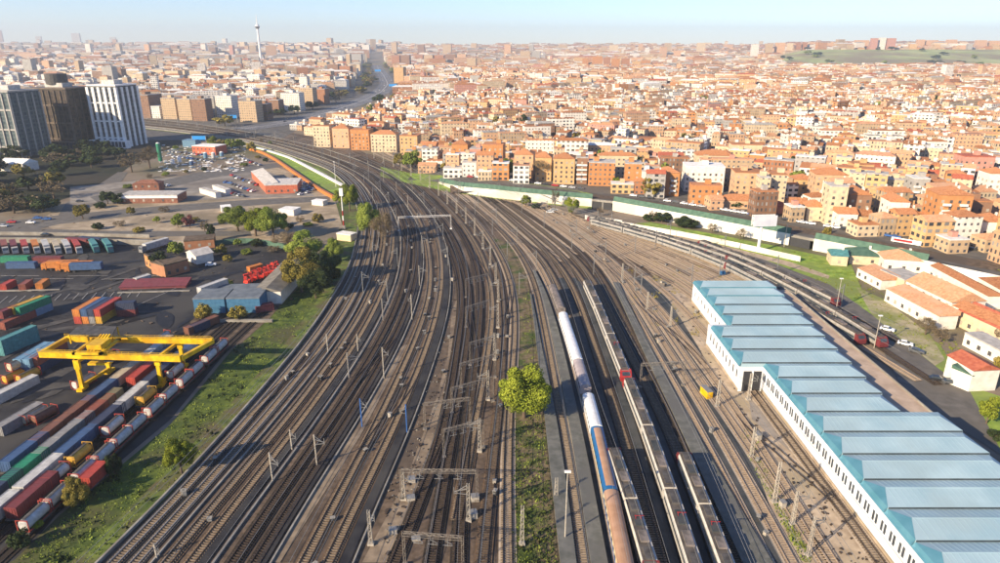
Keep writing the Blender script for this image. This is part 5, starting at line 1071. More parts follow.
# ------------------------------------------------------------------ vehicles
CARC = {'white': (.78,.78,.77), 'black': (.02,.02,.022), 'silver': (.42,.43,.44), 'red': (.42,.02,.02), 'blue': (.03,.10,.30), 'dark grey': (.08,.085,.09)}
CP = {}
def car_parts(col):
    if col in CP: return CP[col]
    pm = flat('car_' + col.replace(' ', '_'), CARC[col], rough=.3, spec=.5)
    b = MB(); pr = [(-2.15, .35), (-2.2, .75), (-2.05, .95), (-1.2, 1.02), (1.35, 1.02), (2.05, .90), (2.2, .65), (2.15, .35)]
    q = [(x, -.88, z) for x, z in pr] + [(x, .88, z) for x, z in pr]; n = len(pr)
    b.add(q, [tuple(range(n)), tuple(range(n, 2 * n))[::-1]] + [(i, n + i, n + (i + 1) % n, (i + 1) % n) for i in range(n)])
    def cabin(k, z1, pr): 
        m_ = MB(); n = len(pr); q = [(x, -y_, z) for x, y_, z in pr] + [(x, y_, z) for x, y_, z in pr]
        return m_.add(q, [tuple(range(n)), tuple(range(n, 2 * n))[::-1]] + [(i, n + i, n + (i + 1) % n, (i + 1) % n) for i in range(n)])
    g = cabin(0, 0, [(-1.75, .80, 1.0), (-1.3, .70, 1.42), (.35, .70, 1.42), (1.2, .80, 1.0)]); r = MB(); r.box(-1.3, -.70, 1.42, .35, .70, 1.48)
    w_ = MB(); w_.tube((0, -.1, .33), (0, .1, .33), .33, n=12)
    CP[col] = (b.mesh('body', pm), g.mesh('windows', M_glass), r.mesh('car_roof', pm), w_.mesh('wheel', M_dark)); return CP[col]
def car(x, y, z, rz, col, label, group='parked cars', far=False):
    o = thing('parked_car' if 'moving' not in label and 'motorway' not in label else 'car', label, 'car', (x, y, z), rz, group); me = car_parts(col)
    link('body', me[0], o); link('windows', me[1], o)
    if not far:
        link('car_roof', me[2], o)
        for wx in (-1.35, 1.35):
            for s in (-.82, .82): link('wheel', me[3], o, (wx, s, 0))
cl = list(CARC)
for px, py, rz, col, lb in [(887,331,-.7,'white','white van-like car parked on the road edge, farther one'),(905,345.5,-.6,'white','white car parked on the road edge in the middle'),(916,353,-.6,'dark grey','dark grey car right behind the middle white car'),(937,381,-.3,'black','black car beside the small white house, left'),(950,384,-.2,'dark grey','grey car beside the small white house, right'),
    (956,263,.2,'black','black car on the east street, farther'),(956,272,.2,'black','black car on the east street, nearer'),(978,290,-.4,'white','white car in the small car park, left'),(985,292,-.4,'white','white car in the small car park, second'),(992,294,-.4,'silver','silver car in the small car park, right'),(965,305,-.4,'silver','silver car by the terracotta wing'),
    (31,223.5,.1,'white','white car on the avenue at left'),(47,220,.1,'blue','blue car on the avenue at left'),(38,219,.1,'blue','small blue car behind the white one'),(12,223,.1,'red','red car on the avenue at left'),(4,227,0,'silver','silver car at the left edge'),(46,236,0,'black','black car below the thin pale wall'),(80,202,.5,'dark grey','dark car on the roundabout approach'),(211,266,.2,'white','white car beside the grey gabled shed'),(205,257,.2,'blue','blue car on the yard lane'),
    (600,226,.1,'white','white van at the underpass, left') ,(554,211,.1,'silver','silver car below the wall near the round tree'),(550,213,.1,'white','white car below the wall near the round tree'),(885,432,.2,'black',None)]:
    if not lb: continue
    car(*P(px, py), 0.15, rz, col, lb)
for i in range(44):
    t = i / 44; px = 625 + t * 372; py = 193.5 + (252.5 - 193.5) * ((px - 625) / 372) ** 1.0 + 1.5; x, y = P(px, py, 5.5)
    if R() < .2: continue
    car(x, y, elev(x, y) + .13, -.55 + U(-.05, .05) + 1.2 * 0, random.choice(cl + ['white'] * 3), 'parked car in the long row along the upper street, %s from the left' % orn(i), 'cars parked along the upper street')
for i in range(14):
    px = 470 + i * 8.5; x, y = P(px, 176 + (px - 470) * .12, 5.5); car(x, y, elev(x, y) + .13, -.3, random.choice(cl), 'parked car before the orange blocks, %s from the left' % orn(i), 'cars parked before the orange blocks')
k = 0
for px0, py0, n, dx, dy in ((232,176,9,3.2,1.2),(226,183,9,3.4,1.1),(218,190,8,3.6,1.0),(288,180,8,2.8,1.9),(294,177,8,2.8,1.9),(286,186,6,3,1.8),(150,186,7,3,.1),(170,152,9,4,.4),(175,157,9,4.5,.6),(240,158,6,4,1.5)):
    for j in range(n):
        x, y = P(px0 + j * dx + U(-.5, .5), py0 + j * dy + U(-.4, .4)); car(x, y, .12, U(0, 3.1) if k % 5 == 0 else 1.2, ['blue', 'white', 'silver', 'dark grey', 'red'][int(R() * 4.6)], '%s vehicle counted from the left in the lots behind the station hall' % orn(k), 'vehicles in the lots behind the station hall'); k += 1
nn, tt = normals(ma); dd = np.r_[0, np.cumsum(np.linalg.norm(np.diff(ma, axis=0), axis=1))]
for i in range(46):
    s = U(30, dd[-1] * .75); j = int(np.argmin(abs(dd - s))); p = ma[j] + nn[j] * random.choice([-14, -10, -5, 5, 10, 14]); car(p[0], p[1], .18, math.atan2(tt[j][1], tt[j][0]), random.choice(cl), 'tiny car on the motorway, in the distance', 'cars on the motorway', far=True)

# ------------------------------------------------------------------ trees
def crown_mesh(kind, n, seed, size=.42, flat_=1.0):
    rs = np.random.RandomState(seed); lobes = []
    lobes.append((0, 0, .1, .62))
    for k in range(19):
        a = rs.uniform(0, 6.28) if k > 8 else k * .7 + rs.uniform(-.2, .2); e = rs.uniform(-.9, 1.2) if k > 8 else rs.uniform(-.5, .2); rr = rs.uniform(.5, .76); lobes.append((rr * math.cos(a) * math.cos(e), rr * math.sin(a) * math.cos(e), .70 * math.sin(e) * flat_, rs.uniform(.14, .38)))
    v = np.empty((0, 3)); out = []; 
    for i in range(n):
        lx, ly, lz, lr = lobes[rs.randint(len(lobes))]; d = rs.normal(size=3); d /= np.linalg.norm(d); rad = lr * rs.uniform(.6, 1.1) ; c = np.array((lx, ly, lz)) + d * rad
        t = rs.normal(size=3); t -= d * t.dot(d) * .6; t /= np.linalg.norm(t); b = np.cross(d + rs.normal(size=3) * .5, t); b /= np.linalg.norm(b) + 1e-6
        s = size * rs.uniform(.5, 1.3) * .12; out += [c + t * s, c + b * s * .8, c - t * s, c - b * s * .8]
    mb = MB(); mb.v = [tuple(p) for p in out]; mb.f = [(4 * i, 4 * i + 1, 4 * i + 2, 4 * i + 3) for i in range(n)]; mb.m = [0] * n
    return mb.mesh('crown', M_leaf[kind]), lobes
TM = {}
def tree_meshes(kind, lod, var):
    k = (kind, lod, var)
    if k in TM: return TM[k]
    n = {0: 24000, 1: 3600, 2: 700}[lod]; sz = {0: .27, 1: .66, 2: 1.3}[lod]
    if kind == 'bare': n = int(n * .45); sz *= .6
    me, lobes = crown_mesh(kind, n, 17 * var + len(kind) + lod, sz)
    tr = MB(); tr.tube((0, 0, -1.15), (0, 0, -.25), .07, .045, 8)
    for (lx, ly, lz, lr) in lobes[:(9 if lod < 2 else 4)]: tr.tube((0, 0, -.45), (lx * .85, ly * .85, lz), .032, .010, 5)
    TM[k] = (me, tr.mesh('trunk', M_trunk)); return TM[k]
def tree(x, y, z, w_, h, kind, label, lod=1, group=None, shrub=False):
    me, tm = tree_meshes(kind, lod, random.randrange(3)); r = w_ / 2; rz = R() * 6.28
    o = thing('shrub' if shrub else 'tree', label, 'shrub' if shrub else 'tree', (x, y, z), rz, group)
    zc = h * (.46 if kind in ('dark', 'autumn', 'spring') and h < 8 or shrub else .54); vr = h - zc
    c = link('crown', me, o, (0, 0, zc)); c.scale = (r, r, vr * 1.0)
    t = link('trunk', tm, o, (0, 0, zc)); t.scale = (r, r, zc / 1.13)
def tpx(px, py, wpx, ytop, kind, label, lod=1, base=0, **k):
    x, y = P(px, py, base); b = elev(x, y) if base else 0; w_ = wpx * depth(x, y, b) / FPX; h = max(1.2, zat(x, y, ytop) - b); tree(x, y, b, w_, h, kind, label, lod, **k); OCC.append((x, y, w_ * .5))
for a in [(524,418,60,364,'fresh','big round bright yellow-green tree beside the weedy median',0),(182,474,34,437,'fresh','round fresh green tree on the grass slope above the grey tracks',0),
    (572,214,17,194,'fresh','round bright green tree in front of the white wall',0),(526,207,13,194,'fresh','smaller green tree in front of the white wall',1),(536,209,9,203,'dark','dark bush beside the smaller green tree',1),
    (350,211,22,181,'fresh','tall fresh green tree touching the curved tracks',0),(370,240,26,198,'spring','yellow-green tree beside the striped mast',0),(382,246,26,206,'bare','brown-grey tree overhanging the grey tracks',0),(340,206,16,189,'fresh','fresh green tree at the bank end',1),
    (238,231,34,203,'spring','pale green tree left in the grove behind the yard',0),(256,236,34,203,'fresh','pale green tree in the middle of the grove',0),(274,240,34,204,'spring','broad pale green tree right in the grove',0),(288,250,36,226,'bare','brown shrub-like tree right of the grove',0),(306,260,40,230,'spring','green tree above the red hut',0),(302,292,44,246,'autumn','large ochre tree beside the white shed',0),(322,280,40,244,'dark','dark green tree between the ochre tree and the tracks',0),(334,262,24,238,'spring','green tree below the stone hut',0),(316,298,34,266,'dark','dark tree below the ochre tree',0),(332,284,20,262,'dark','dark bushy tree nearest the grey tracks bend',1),
    (190,228,13,214,'plum','plum-coloured tree by the avenue wall',1),(178,227,12,214,'spring','small green tree left of the plum one',1),(157,223,8,216,'fresh','small bright green tree by the lamp post',1),(212,241,10,222,'dark','dark conifer by the yard fence',1),(205,232,11,219,'bare','bare brown tree beside the conifer',1),(83,219,17,203,'autumn','ochre bushy tree at the avenue junction',1),(131,215,9,206,'autumn','small ochre bush in front of the station hall',1),(108,204,16,190,'dark','dark shrubs left of the station hall',1),(118,204,14,192,'dark','dark tree at the station hall corner',1),
    (176,256,17,240,'spring','green tree beside the brick hut',1),(160,270,20,248,'dark','dark bush behind the yard office',1),(204,320,18,302,'autumn','yellow-green bush in front of the left blue warehouse',1),(238,320,20,305,'autumn','yellow-green bush in front of the right blue warehouse',1),(228,287,12,279,'spring','small bush on the paved yard',1),(212,276,10,268,'spring',None,1),
    (221,255,14,243,'autumn','ochre bush by the brick hut fence',1),(115,474,18,452,'dark','scrubby bush beside the red container',0),(78,505,30,478,'autumn','ochre-green scrub in front of the tanks',0),(38,530,12,520,'fresh','small bright bush at the end of the tanks row',1),(22,548,22,530,'dark','dark scrub at the lower left corner',1),
    (150,168,26,144,'bare','tall bare brown tree beside the green silo',0),(132,172,24,150,'bare','brown bare tree left of the tall one',1),(213,150,12,135,'fresh','fresh green tree behind the factory',1),(232,150,14,137,'spring','green tree by the motorway bend',1),(240,149,12,138,'fresh','bright green tree right of the motorway bend',1),(222,148,14,139,'autumn','ochre tree between the two green ones',1),(252,152,10,141,'autumn','small ochre tree at the bank top',1),
    (662,222,20,211,'dark','dark bush cluster in front of the low graffiti wall, left',0),(648,221,12,213,'dark','small dark bush at the left of the cluster',1),(686,227,26,216,'dark','dark bush cluster in front of the low graffiti wall, right',0),(653,221,10,208,'bare','bare tree above the left bush cluster',1),(712,233,12,222,'bare','bare bush beside the footpath',1),(740,240,12,226,'bare','bare tree left of the billboard',1),(600,216,8,206,'bare','bare small tree at the underpass',1),(555,208,9,184,'bare','thin bare tree standing before the white wall',1),
    (825,244,10,224,'autumn','small green tree at the east end of the embankment',1),(986,424,22,395,'fresh','green bush on the lower right lawn',1),(1004,345,26,325,'bare','brown bare tree at the right edge',1),(925,335,24,316,'bare','bare brown bush on the dry bank',0),(940,342,18,326,'bare','second bare bush on the dry bank',1),(1000,285,26,268,'fresh','fresh green tree at the small car park',1),(1003,378,24,355,'autumn','ochre tree right of the small white house',1),(996,440,20,430,'dark','dark hedge at the bottom right corner',1)]:
    if a[5]: tpx(a[0], a[1], a[2], a[3], a[4], a[5], a[6])
for a in [(412,165,22,149,'spring','pale green tree left above the grass bank',1),(400,163,16,152,'autumn','ochre tree leftmost above the grass bank',1),(446,170,14,159,'autumn','ochre bush above the dark post',1),(509,178,20,158,'spring','green street tree before the ochre and orange blocks',0),(543,181,25,154,'bare','big brown-green street tree before the ochre blocks',0),(616,190,11,176,'fresh','bright green tree beside the orange box building',1),(733,208,22,198,'dark','dark bushes at the low terracotta house',1)]: tpx(a[0], a[1], a[2], a[3], a[4], a[5], a[6], base=5)
# parkland on the left
k = 0
for _ in range(400):
    px, py = U(-40, 128), U(146, 214)
    if not ((py < 200 and px < 118 - (py - 165) * 1.3 * (py > 165)) or (py >= 200 and px < 50)): continue
    if 176 < py and 58 < px < 100: continue
    if R() < .25: continue
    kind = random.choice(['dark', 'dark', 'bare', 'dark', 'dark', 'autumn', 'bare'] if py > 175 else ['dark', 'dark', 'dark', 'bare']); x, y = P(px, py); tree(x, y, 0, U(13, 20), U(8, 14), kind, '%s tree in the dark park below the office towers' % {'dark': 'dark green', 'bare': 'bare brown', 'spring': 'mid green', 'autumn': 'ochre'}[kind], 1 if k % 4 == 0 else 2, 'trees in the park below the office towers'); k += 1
    if k > 74: break
for i in range(64):
    s = U(0, dd[-1] * .6); j = int(np.argmin(abs(dd - s))); off = U(34, 60) * (1 if i % 4 else -1); p = ma[j] + nn[j] * off
    if p[1] < 560: continue
    kind = random.choice(['spring', 'autumn', 'dark', 'bare']); tree(p[0], p[1], 0, U(18, 30), U(10, 17), kind, '%s tree in the belt lining the motorway' % {'dark': 'dark green', 'bare': 'brown', 'spring': 'mid green', 'autumn': 'ochre'}[kind], 2, 'trees lining the motorway'); OCC.append((p[0], p[1], 9))
for q, (px, py) in enumerate([(128,188),(140,186),(100,208),(165,212),(180,220),(195,222),(222,224),(150,178),(166,176),(186,173),(205,171),(224,168),(244,166),(258,158),(266,162),(300,222),(308,226),(318,222),(290,228),(166,150),(176,149),(196,141),(206,140),(262,142),(270,144),(140,232),(98,229),(120,226),(238,246),(228,262),(256,246),(274,252),(247,254)]):
    x, y = P(px, py); kd = ['spring', 'autumn', 'dark', 'bare'][q % 4]; tree(x, y, 0, U(4, 8), U(2.5, 5), kd, '%s shrub about the sandy lots and avenue' % {'dark': 'dark green', 'bare': 'brown', 'spring': 'mid green', 'autumn': 'ochre'}[kd], 1, 'shrubs about the sandy lots', shrub=True)
# weeds and scrub as ground cover
def scatter(name, polys, n, smin, smax, kind, label, zmax=.8, seed=3):
    rs = random.Random(seed); mb = MB()
    for (x0, y0, x1, y1, test) in polys:
        for _ in range(n):
            px, py = rs.uniform(x0, x1), rs.uniform(y0, y1)
            if not test(px, py): continue
            x, y = P(px, py); s = rs.uniform(smin, smax) * (1 + .5 * (rs.random() < .1))
            for q in range(5):
                a = rs.uniform(0, 6.28); l = s * rs.uniform(.3, 1); cx, cy = x + rs.uniform(-s, s), y + rs.uniform(-s, s); hz = rs.uniform(.15, zmax) * s
                mb.add([(cx - l * math.cos(a) * .5, cy - l * math.sin(a) * .5, .05), (cx + l * math.cos(a) * .5, cy + l * math.sin(a) * .5, .05), (cx + l * .3 * math.cos(a + .8), cy + l * .3 * math.sin(a + .8), .1 + hz)], [(0, 1, 2)])
    o = part(name, mb, M_leaf[kind]); tagp(o, label, 'weeds', kind='stuff')
def slope_l(py): return np.interp(py, [262, 290, 345, 420, 470, 510, 563], [318, 300, 236, 172, 116, 66, 12])
def slope_r(py): return np.interp(py, [262, 290, 345, 420, 470, 510, 563], [348, 336, 300, 234, 196, 150, 98])
ins = lambda px, py: slope_l(py) + 4 < px < slope_r(py) - 2
scatter('slope_weeds', [(0, 265, 348, 575, ins)], 9000, .15, .5, 'spring', 'yellow-green weeds growing over the grass slope')
scatter('slope_scrub', [(0, 265, 340, 575, lambda a, b: ins(a, b) and math.sin(a * .11 + b * .07) + math.sin(b * .13 - a * .05) > .3)], 2500, .4, 1.0, 'dark', 'dark scrub in patches on the grass slope', 1.0, 5)
md = lambda px, py: np.interp(py, [290, 340, 420, 563], [522, 522, 516, 514]) < px < np.interp(py, [290, 340, 420, 563], [529, 533, 543, 557])
scatter('median_weeds', [(510, 290, 560, 575, md)], 2200, .15, .5, 'spring', 'green weeds filling the median between curved track and platform', .9, 8)
scatter('median_scrub', [(510, 420, 560, 575, md)], 500, .4, .9, 'dark', 'dark brambles in the lower median', .9, 9)
scatter('strip_weeds', [(740, 430, 812, 563, lambda a, b: abs(a - (742 + (b - 430) * .50)) < 6)], 3000, .25, .7, 'spring', 'strip of green weeds beside the engine yard track', .8, 10)
scatter('bank_weeds', [(700, 240, 960, 370, lambda a, b: abs(b - np.interp(a, [700, 790, 850, 905, 945], [236, 256, 285, 325, 352])) < np.interp(a, [700, 850, 945], [4, 14, 14]))], 3500, .3, .7, 'fresh', 'weeds on the east bank along the road', .7, 11)
scatter('siding_weeds', [(620, 262, 720, 340, lambda a, b: math.sin(a * .3) + math.sin(b * .4 + a * .1) > 1.0)], 2500, .3, .8, 'autumn', 'dry tufts between the sidings left of the depot', .7, 12)

# ------------------------------------------------------------------ the city
WN = ['cream', 'ochre', 'peach', 'orange brick', 'brick', 'white', 'tan', 'pink', 'brown', 'grey']
rg = np.random.RandomState(11)
def seeds(n, xr, yr): return [(rg.uniform(*xr), rg.uniform(*yr), rg.uniform(-.5, .6)) for _ in range(n)]
def street_gap(x, y): return False
motor = ma
def near_motor(x, y, d):
    return np.min((motor[:, 0] - x) ** 2 + (motor[:, 1] - y) ** 2) < d * d
occ = np.array(OCC)
def free(x, y, r):
    return np.all((occ[:, 0] - x) ** 2 + (occ[:, 1] - y) ** 2 > (occ[:, 2] + r * .62) ** 2)
HS = []; tall = .007
def district(sx, sy, ang, rad, scale, pal, inside, hmin, hmax):
    c, s = math.cos(ang), math.sin(ang); rowd = 12.5 * scale; n = int(rad / rowd) + 1; v = -n
    yy = -rad
    r_i = 0
    while yy < rad:
        r_i += 1; xx = -rad + rg.uniform(0, 8)
        blockL = rg.uniform(45, 90) * scale; acc = 0
        while xx < rad:
            wd = rg.uniform(8, 17) * scale
            big_ = rg.rand() < .10
            if big_: wd *= rg.uniform(1.6, 2.6)
            x = sx + (xx + wd / 2) * c - yy * s; y = sy + (xx + wd / 2) * s + yy * c
            if inside(x, y) and rg.rand() > .05:
                HS.append((x, y, min(wd, 34 * scale) * .97, rowd * rg.uniform(.82, .98), (hmin + (hmax - hmin) * (rg.rand() ** 2.2 if not big_ else rg.uniform(.7, 1.3))) * (1 if big_ or y < 1100 or rg.rand() > tall else rg.uniform(1.5, 2.2)), ang, rg.randint(1 << 30), pal))
            xx += wd; acc += wd
            if acc > blockL: xx += 8 * scale ** .5; acc = 0; blockL = rg.uniform(45, 90) * scale
        yy += rowd + (0.2 if r_i % 2 else 9 * scale ** .5)
def build_districts(cell, x0, x1, y0, y1, scale, pal, test, hmin, hmax, angs=(-.35, .35)):
    xs = np.arange(x0, x1, cell); ys_ = np.arange(y0, y1, cell); pts = {}
    for i, a in enumerate(xs):
        for j, b in enumerate(ys_): pts[(i, j)] = (a + cell / 2 + rg.uniform(-.3, .3) * cell, b + cell / 2 + rg.uniform(-.3, .3) * cell, rg.uniform(*angs))
    for (i, j), (a, b, an) in pts.items():
        nb = [pts[k] for k in ((i + di, j + dj) for di in (-2, -1, 0, 1, 2) for dj in (-2, -1, 0, 1, 2)) if k in pts and k != (i, j)]
        if abs(a / max(b, 1)) > 1.1: continue
        def ins_(x, y):
            d = (x - a) ** 2 + (y - b) ** 2
            return test(x, y) and all((x - q[0]) ** 2 + (y - q[1]) ** 2 > d for q in nb)
        district(a, b, an, cell * 1.1, scale, pal, ins_, hmin, hmax)
def vis(x, y): return abs(x) < .80 * y + 30
hl_green = lambda x, y: (x / max(y, 1) > .40 and 2850 < y < 3650)
def right_of_motor(x, y):
    yy = min(max(y, motor[:, 1].min()), motor[:, 1].max()); i = int(np.argmin(abs(motor[:, 1] - yy) + (0))); return x > motor[i, 0]
def t_right(x, y):
    if not vis(x, y) or y < wall_y(x) + 24: return False
    if x < -70 and y < 760: return x > -205 and y > 600 + (-x - 70) * .9 and not near_motor(x, y, 34)
    return right_of_motor(x, y) and not near_motor(x, y, 58) and not hl_green(x, y)
def t_left(x, y):
    px, py = proj(x, y, 0)
    return vis(x, y) and not right_of_motor(x, y) and not near_motor(x, y, 88) and (py < 104 if px < 150 else py < 116 - max(0, px - 300) * .2) and py > 47
palR = ([0] * 8 + [1] * 4 + [2] * 5 + [3] * 3 + [4] + [5] * 8 + [6] * 4 + [7] + [8] + [9] * 2, [0] * 6 + [1] * 5 + [2] + [3] * 3 + [4] * 4 + [5] * 2)
palL = ([0] * 6 + [2] * 2 + [6] * 4 + [5] * 8 + [9] * 3 + [4] * 2 + [8] * 1 + [3] * 1, [0] * 3 + [1] * 2 + [3] * 5 + [4] * 5 + [2] + [5])
build_districts(150, -260, 900, 240, 1300, .82, palR, lambda x, y: t_right(x, y) and y < 1250, 6, 15, angs=(-.6, .5))
build_districts(280, -700, 2200, 1150, 3300, 1.3, palR, lambda x, y: t_right(x, y) and 1258 < y < 3250, 7, 20)
build_districts(800, -1400, 4400, 3000, 7000, 2.6, palR, lambda x, y: t_right(x, y) and 3262 < y < 6600, 12, 34)
tall = .04
build_districts(200, -1300, -100, 700, 1500, 1.15, palL, lambda x, y: t_left(x, y) and y < 1480, 12, 24)
build_districts(400, -3000, -100, 1400, 3700, 1.6, palL, lambda x, y: t_left(x, y) and 1490 < y < 3500, 12, 30)
build_districts(900, -5500, -100, 3300, 7300, 3.4, palL, lambda x, y: t_left(x, y) and 3512 < y < 7000, 16, 42)
print('houses', len(HS))
HS = [h for h in HS if free(h[0], h[1], min(h[2], h[3]))]
HS.sort(key=lambda h: h[1] ** 2 + h[0] ** 2)
RM = [M_terra, M_terra2, M_redroof, M_greyroof, M_whiteroof, M_tilef]
def house_geo(h):
    x, y, wd, D, H, ang, sd, pal = h; r = random.Random(sd); wi = r.choice(pal[0]); ri = r.choice(pal[1])
    kind = r.choice(['hip', 'gable', 'gable', 'flat', 'shed'] if ri in (0, 1, 2) else ['flat'])
    if wd > 20 or H > 18: kind = r.choice(['flat', 'hip'])
    return wi, ri, kind, r
NEAR = 245
for i, h in enumerate(HS[:NEAR]):
    x, y, wd, D, H, ang, sd, pal = h; wi, ri, kind, r = house_geo(h); z = elev(x, y); sg_ = 1 if 0 else 1
    rn = ['terracotta', 'pale tile', 'dark red', 'grey', 'white', 'tiled'][ri]; HS[i] = h + (WN[wi], rn, kind)
cnt = {}
order = sorted(range(min(NEAR, len(HS))), key=lambda i: proj(HS[i][0], HS[i][1], 5)[0])
for i in order:
    x, y, wd, D, H, ang, sd, pal, wn, rn, kind = HS[i]; wi, ri, kind, r = house_geo(HS[i][:8]); z = elev(x, y); kk = (wn, rn, kind); cnt[kk] = cnt.get(kk, 0) + 1
    root = thing('town_house', '%s house with %s %s roof, %s such house from the left' % (wn, rn, {'hip': 'hipped', 'gable': 'gabled', 'flat': 'flat', 'shed': 'sloping'}[kind], orn(cnt[kk] - 1)), 'house', (x, y, z - .3), ang, 'small houses of the packed city behind the front row')
    wm_ = W[wn] if r.random() < .5 else wallmat('walls_' + wn.replace(' ', '_'), tuple(min(1, c_ * (1.12 if wi % 2 else .86)) for c_ in WALLC[wn]), 1.6 if wi % 2 else .9, 3.6 if wi % 2 else 2.3, (.04, .045, .05), (.45, .42, .38), 3.1)
    link('wall', wall_mesh(wd, D, H, wm_).mesh('wall', wm_), root); part('roof', roof_mb(wd, D, H, kind, .25), RM[ri], root)
    if kind == 'flat': part('roof_hut', MB().box(-1.4, D * .4, H + .45, 1.4, D * .4 + 2.6, H + 2.7), Wp[WN[(wi + 1) % 10]], root)
    else: part('chimney', MB().box(wd * .2, D * .5, H + .5, wd * .2 + .7, D * .5 + .7, H + 3), Wp['white'], root)
# all smaller, farther houses
big = MB(); big.uv = []; W2 = {k: wallmat('walls_' + k.replace(' ', '_'), tuple(min(1, c_ * (1.12 if i_ % 2 else .86)) for c_ in WALLC[k]), 1.6 if i_ % 2 else .9, 3.6 if i_ % 2 else 2.3, (.04, .045, .05), (.45, .42, .38), 3.1) for i_, k in enumerate(WN)}
mats_ = [W[k] for k in WN] + RM + [Wp['white'], Wp['grey']] + [W2[k] for k in WN]
far = HS[NEAR:]
for h in far:
    x, y, wd, D, H, ang, sd, pal = h; wi, ri, kind, r = house_geo(h); z = elev(x, y) - .5; c, s = math.cos(ang), math.sin(ang)
    def put(mb, m, uv=None):
        v = [(x + a * c - b * s, y + a * s + b * c, z + q) for a, b, q in mb.v]; big.add(v, mb.f, m)
        if uv: big.uv += uv
        else: big.uv += [0] * (2 * sum(len(f) for f in mb.f))
    wm = wall_mesh(wd, D, H, None); put(wm, wi if r.random() < .5 else 18 + wi, wm.uv); put(roof_mb(wd, D, H, kind, .2, rh=min(4, D * .2)), 10 + ri)
    if y < 2600:
        q = r.uniform(-.3, .3) * wd; t_ = r.uniform(.2, .7) * D; put(MB().box(q - 1.3, t_, H + .2, q + 1.3, t_ + 2.5, H + 2.9), 16 if r.random() < .7 else wi)
        if r.random() < .5: q = r.uniform(-.4, .3) * wd; put(MB().box(q, D * .2, H + .2, q + .8, D * .2 + .8, H + 2.4), 17)
print('far houses', len(far), len(big.f))
o = part('distant_city_houses', big, mats_); tagp(o, 'dense mass of small orange, cream and white houses reaching the horizon', 'houses', kind='stuff')
# trees among the houses
k = 0
for _ in range(900):
    px, py = U(330, 1010), 50 + 150 * R() ** 1.1; x, y = P(px, py, 5)
    if not t_right(x, y) or y > 3000: continue
    kd = random.choice(['spring', 'dark', 'autumn', 'bare']); sc = 1 + y / 2500
    tree(x, y, elev(x, y), U(7, 12) * sc, U(9, 14) * sc ** .7, kd, '%s tree among the packed houses' % {'dark': 'dark green', 'bare': 'brown', 'spring': 'mid green', 'autumn': 'ochre'}[kd], 2, 'trees among the packed houses'); k += 1
    if k > 62: break
# green hillside
gh = MB(); N = 26
for i in range(N + 1):
    for j in range(9):
        r_ = .385 + i * .022; y = 2860 + j * 100; gh.v.append((r_ * y, y, elev(r_ * y, y) + 6))
gh.f = [(i * 9 + j, (i + 1) * 9 + j, (i + 1) * 9 + j + 1, i * 9 + j + 1) for i in range(N) for j in range(8)]; gh.m = [0] * len(gh.f)
tagp(part('green_hillside', gh, mat('hill_grass', (.27,.33,.11), (.42,.44,.20), .012, .95, c3=(.25,.21,.12), sc3=.004)), kind='structure')
k = 0
for _ in range(24):
    r_ = U(.39, .80); y = U(2880, 3640); tree(r_ * y, y, elev(r_ * y, y) + 6, U(25, 50), U(12, 20), random.choice(['dark', 'spring']), 'clump of trees on the green hillside', 2, 'tree clumps on the green hillside')
    k += 1
for i in range(16):
    px, py = U(0, 700), U(50, 60); x, y = P(px, py); 
    if y > 6000: continue
    tree(x, y, hill(x, y), U(50, 90), U(18, 28), 'dark', 'dark clump of trees in the distant city', 2, 'tree clumps in the distant city')
rq = random.Random(21); M_patch = mat('worn_asphalt', (.045, .043, .043), (.08, .076, .072), .3, .9); M_dpatch = mat('oily_asphalt', (.010, .010, .011), (.022, .021, .022), .3, .6)
for nm, m_, n_, wz in (('worn_asphalt_patch', M_patch, 70, .145), ('oily_asphalt_patch', M_dpatch, 60, .149)):
    mb = MB()
    for _ in range(n_):
        px, py = rq.uniform(-20, 240), rq.uniform(258, 400)
        if px > np.interp(py, [258, 330, 400], [240, 190, 50]): continue
        x, y = P(px, py); k = 9; a0 = rq.uniform(0, 3); L = rq.uniform(3, 16); w_ = rq.uniform(.6, 3.5)
        mb.add([(x + L * math.cos(t) * rq.uniform(.7, 1) * math.cos(a0) - w_ * math.sin(t) * math.sin(a0), y + L * math.cos(t) * rq.uniform(.7, 1) * math.sin(a0) + w_ * math.sin(t) * math.cos(a0), wz + _ * .0003) for t in [2 * PI * q / k for q in range(k)]], [tuple(range(k))])
    tagp(part(nm, mb, m_), kind='structure')
mb = MB()
for k in range(16):
    x, y = P(4 + k * 9, 300 - k * .4); mb.rbox(x, y, .15, .22, 7, .185, .25)
for k in range(5):
    x, y = P(20 + k * 34, 276 + (k % 2) * 3); mb.rbox(x, y, .15, 16, .2, .185, .03 * k)
x, y = P(60, 345); mb.rbox(x, y, .15, .2, 60, .185, -.12); x, y = P(150, 300); mb.rbox(x, y, .15, .2, 40, .185, -.3)
tagp(part('yard_lane_markings', mb, mat('worn_white_paint', (.25, .24, .23), (.42, .41, .39), 1.5, .8)), kind='structure')
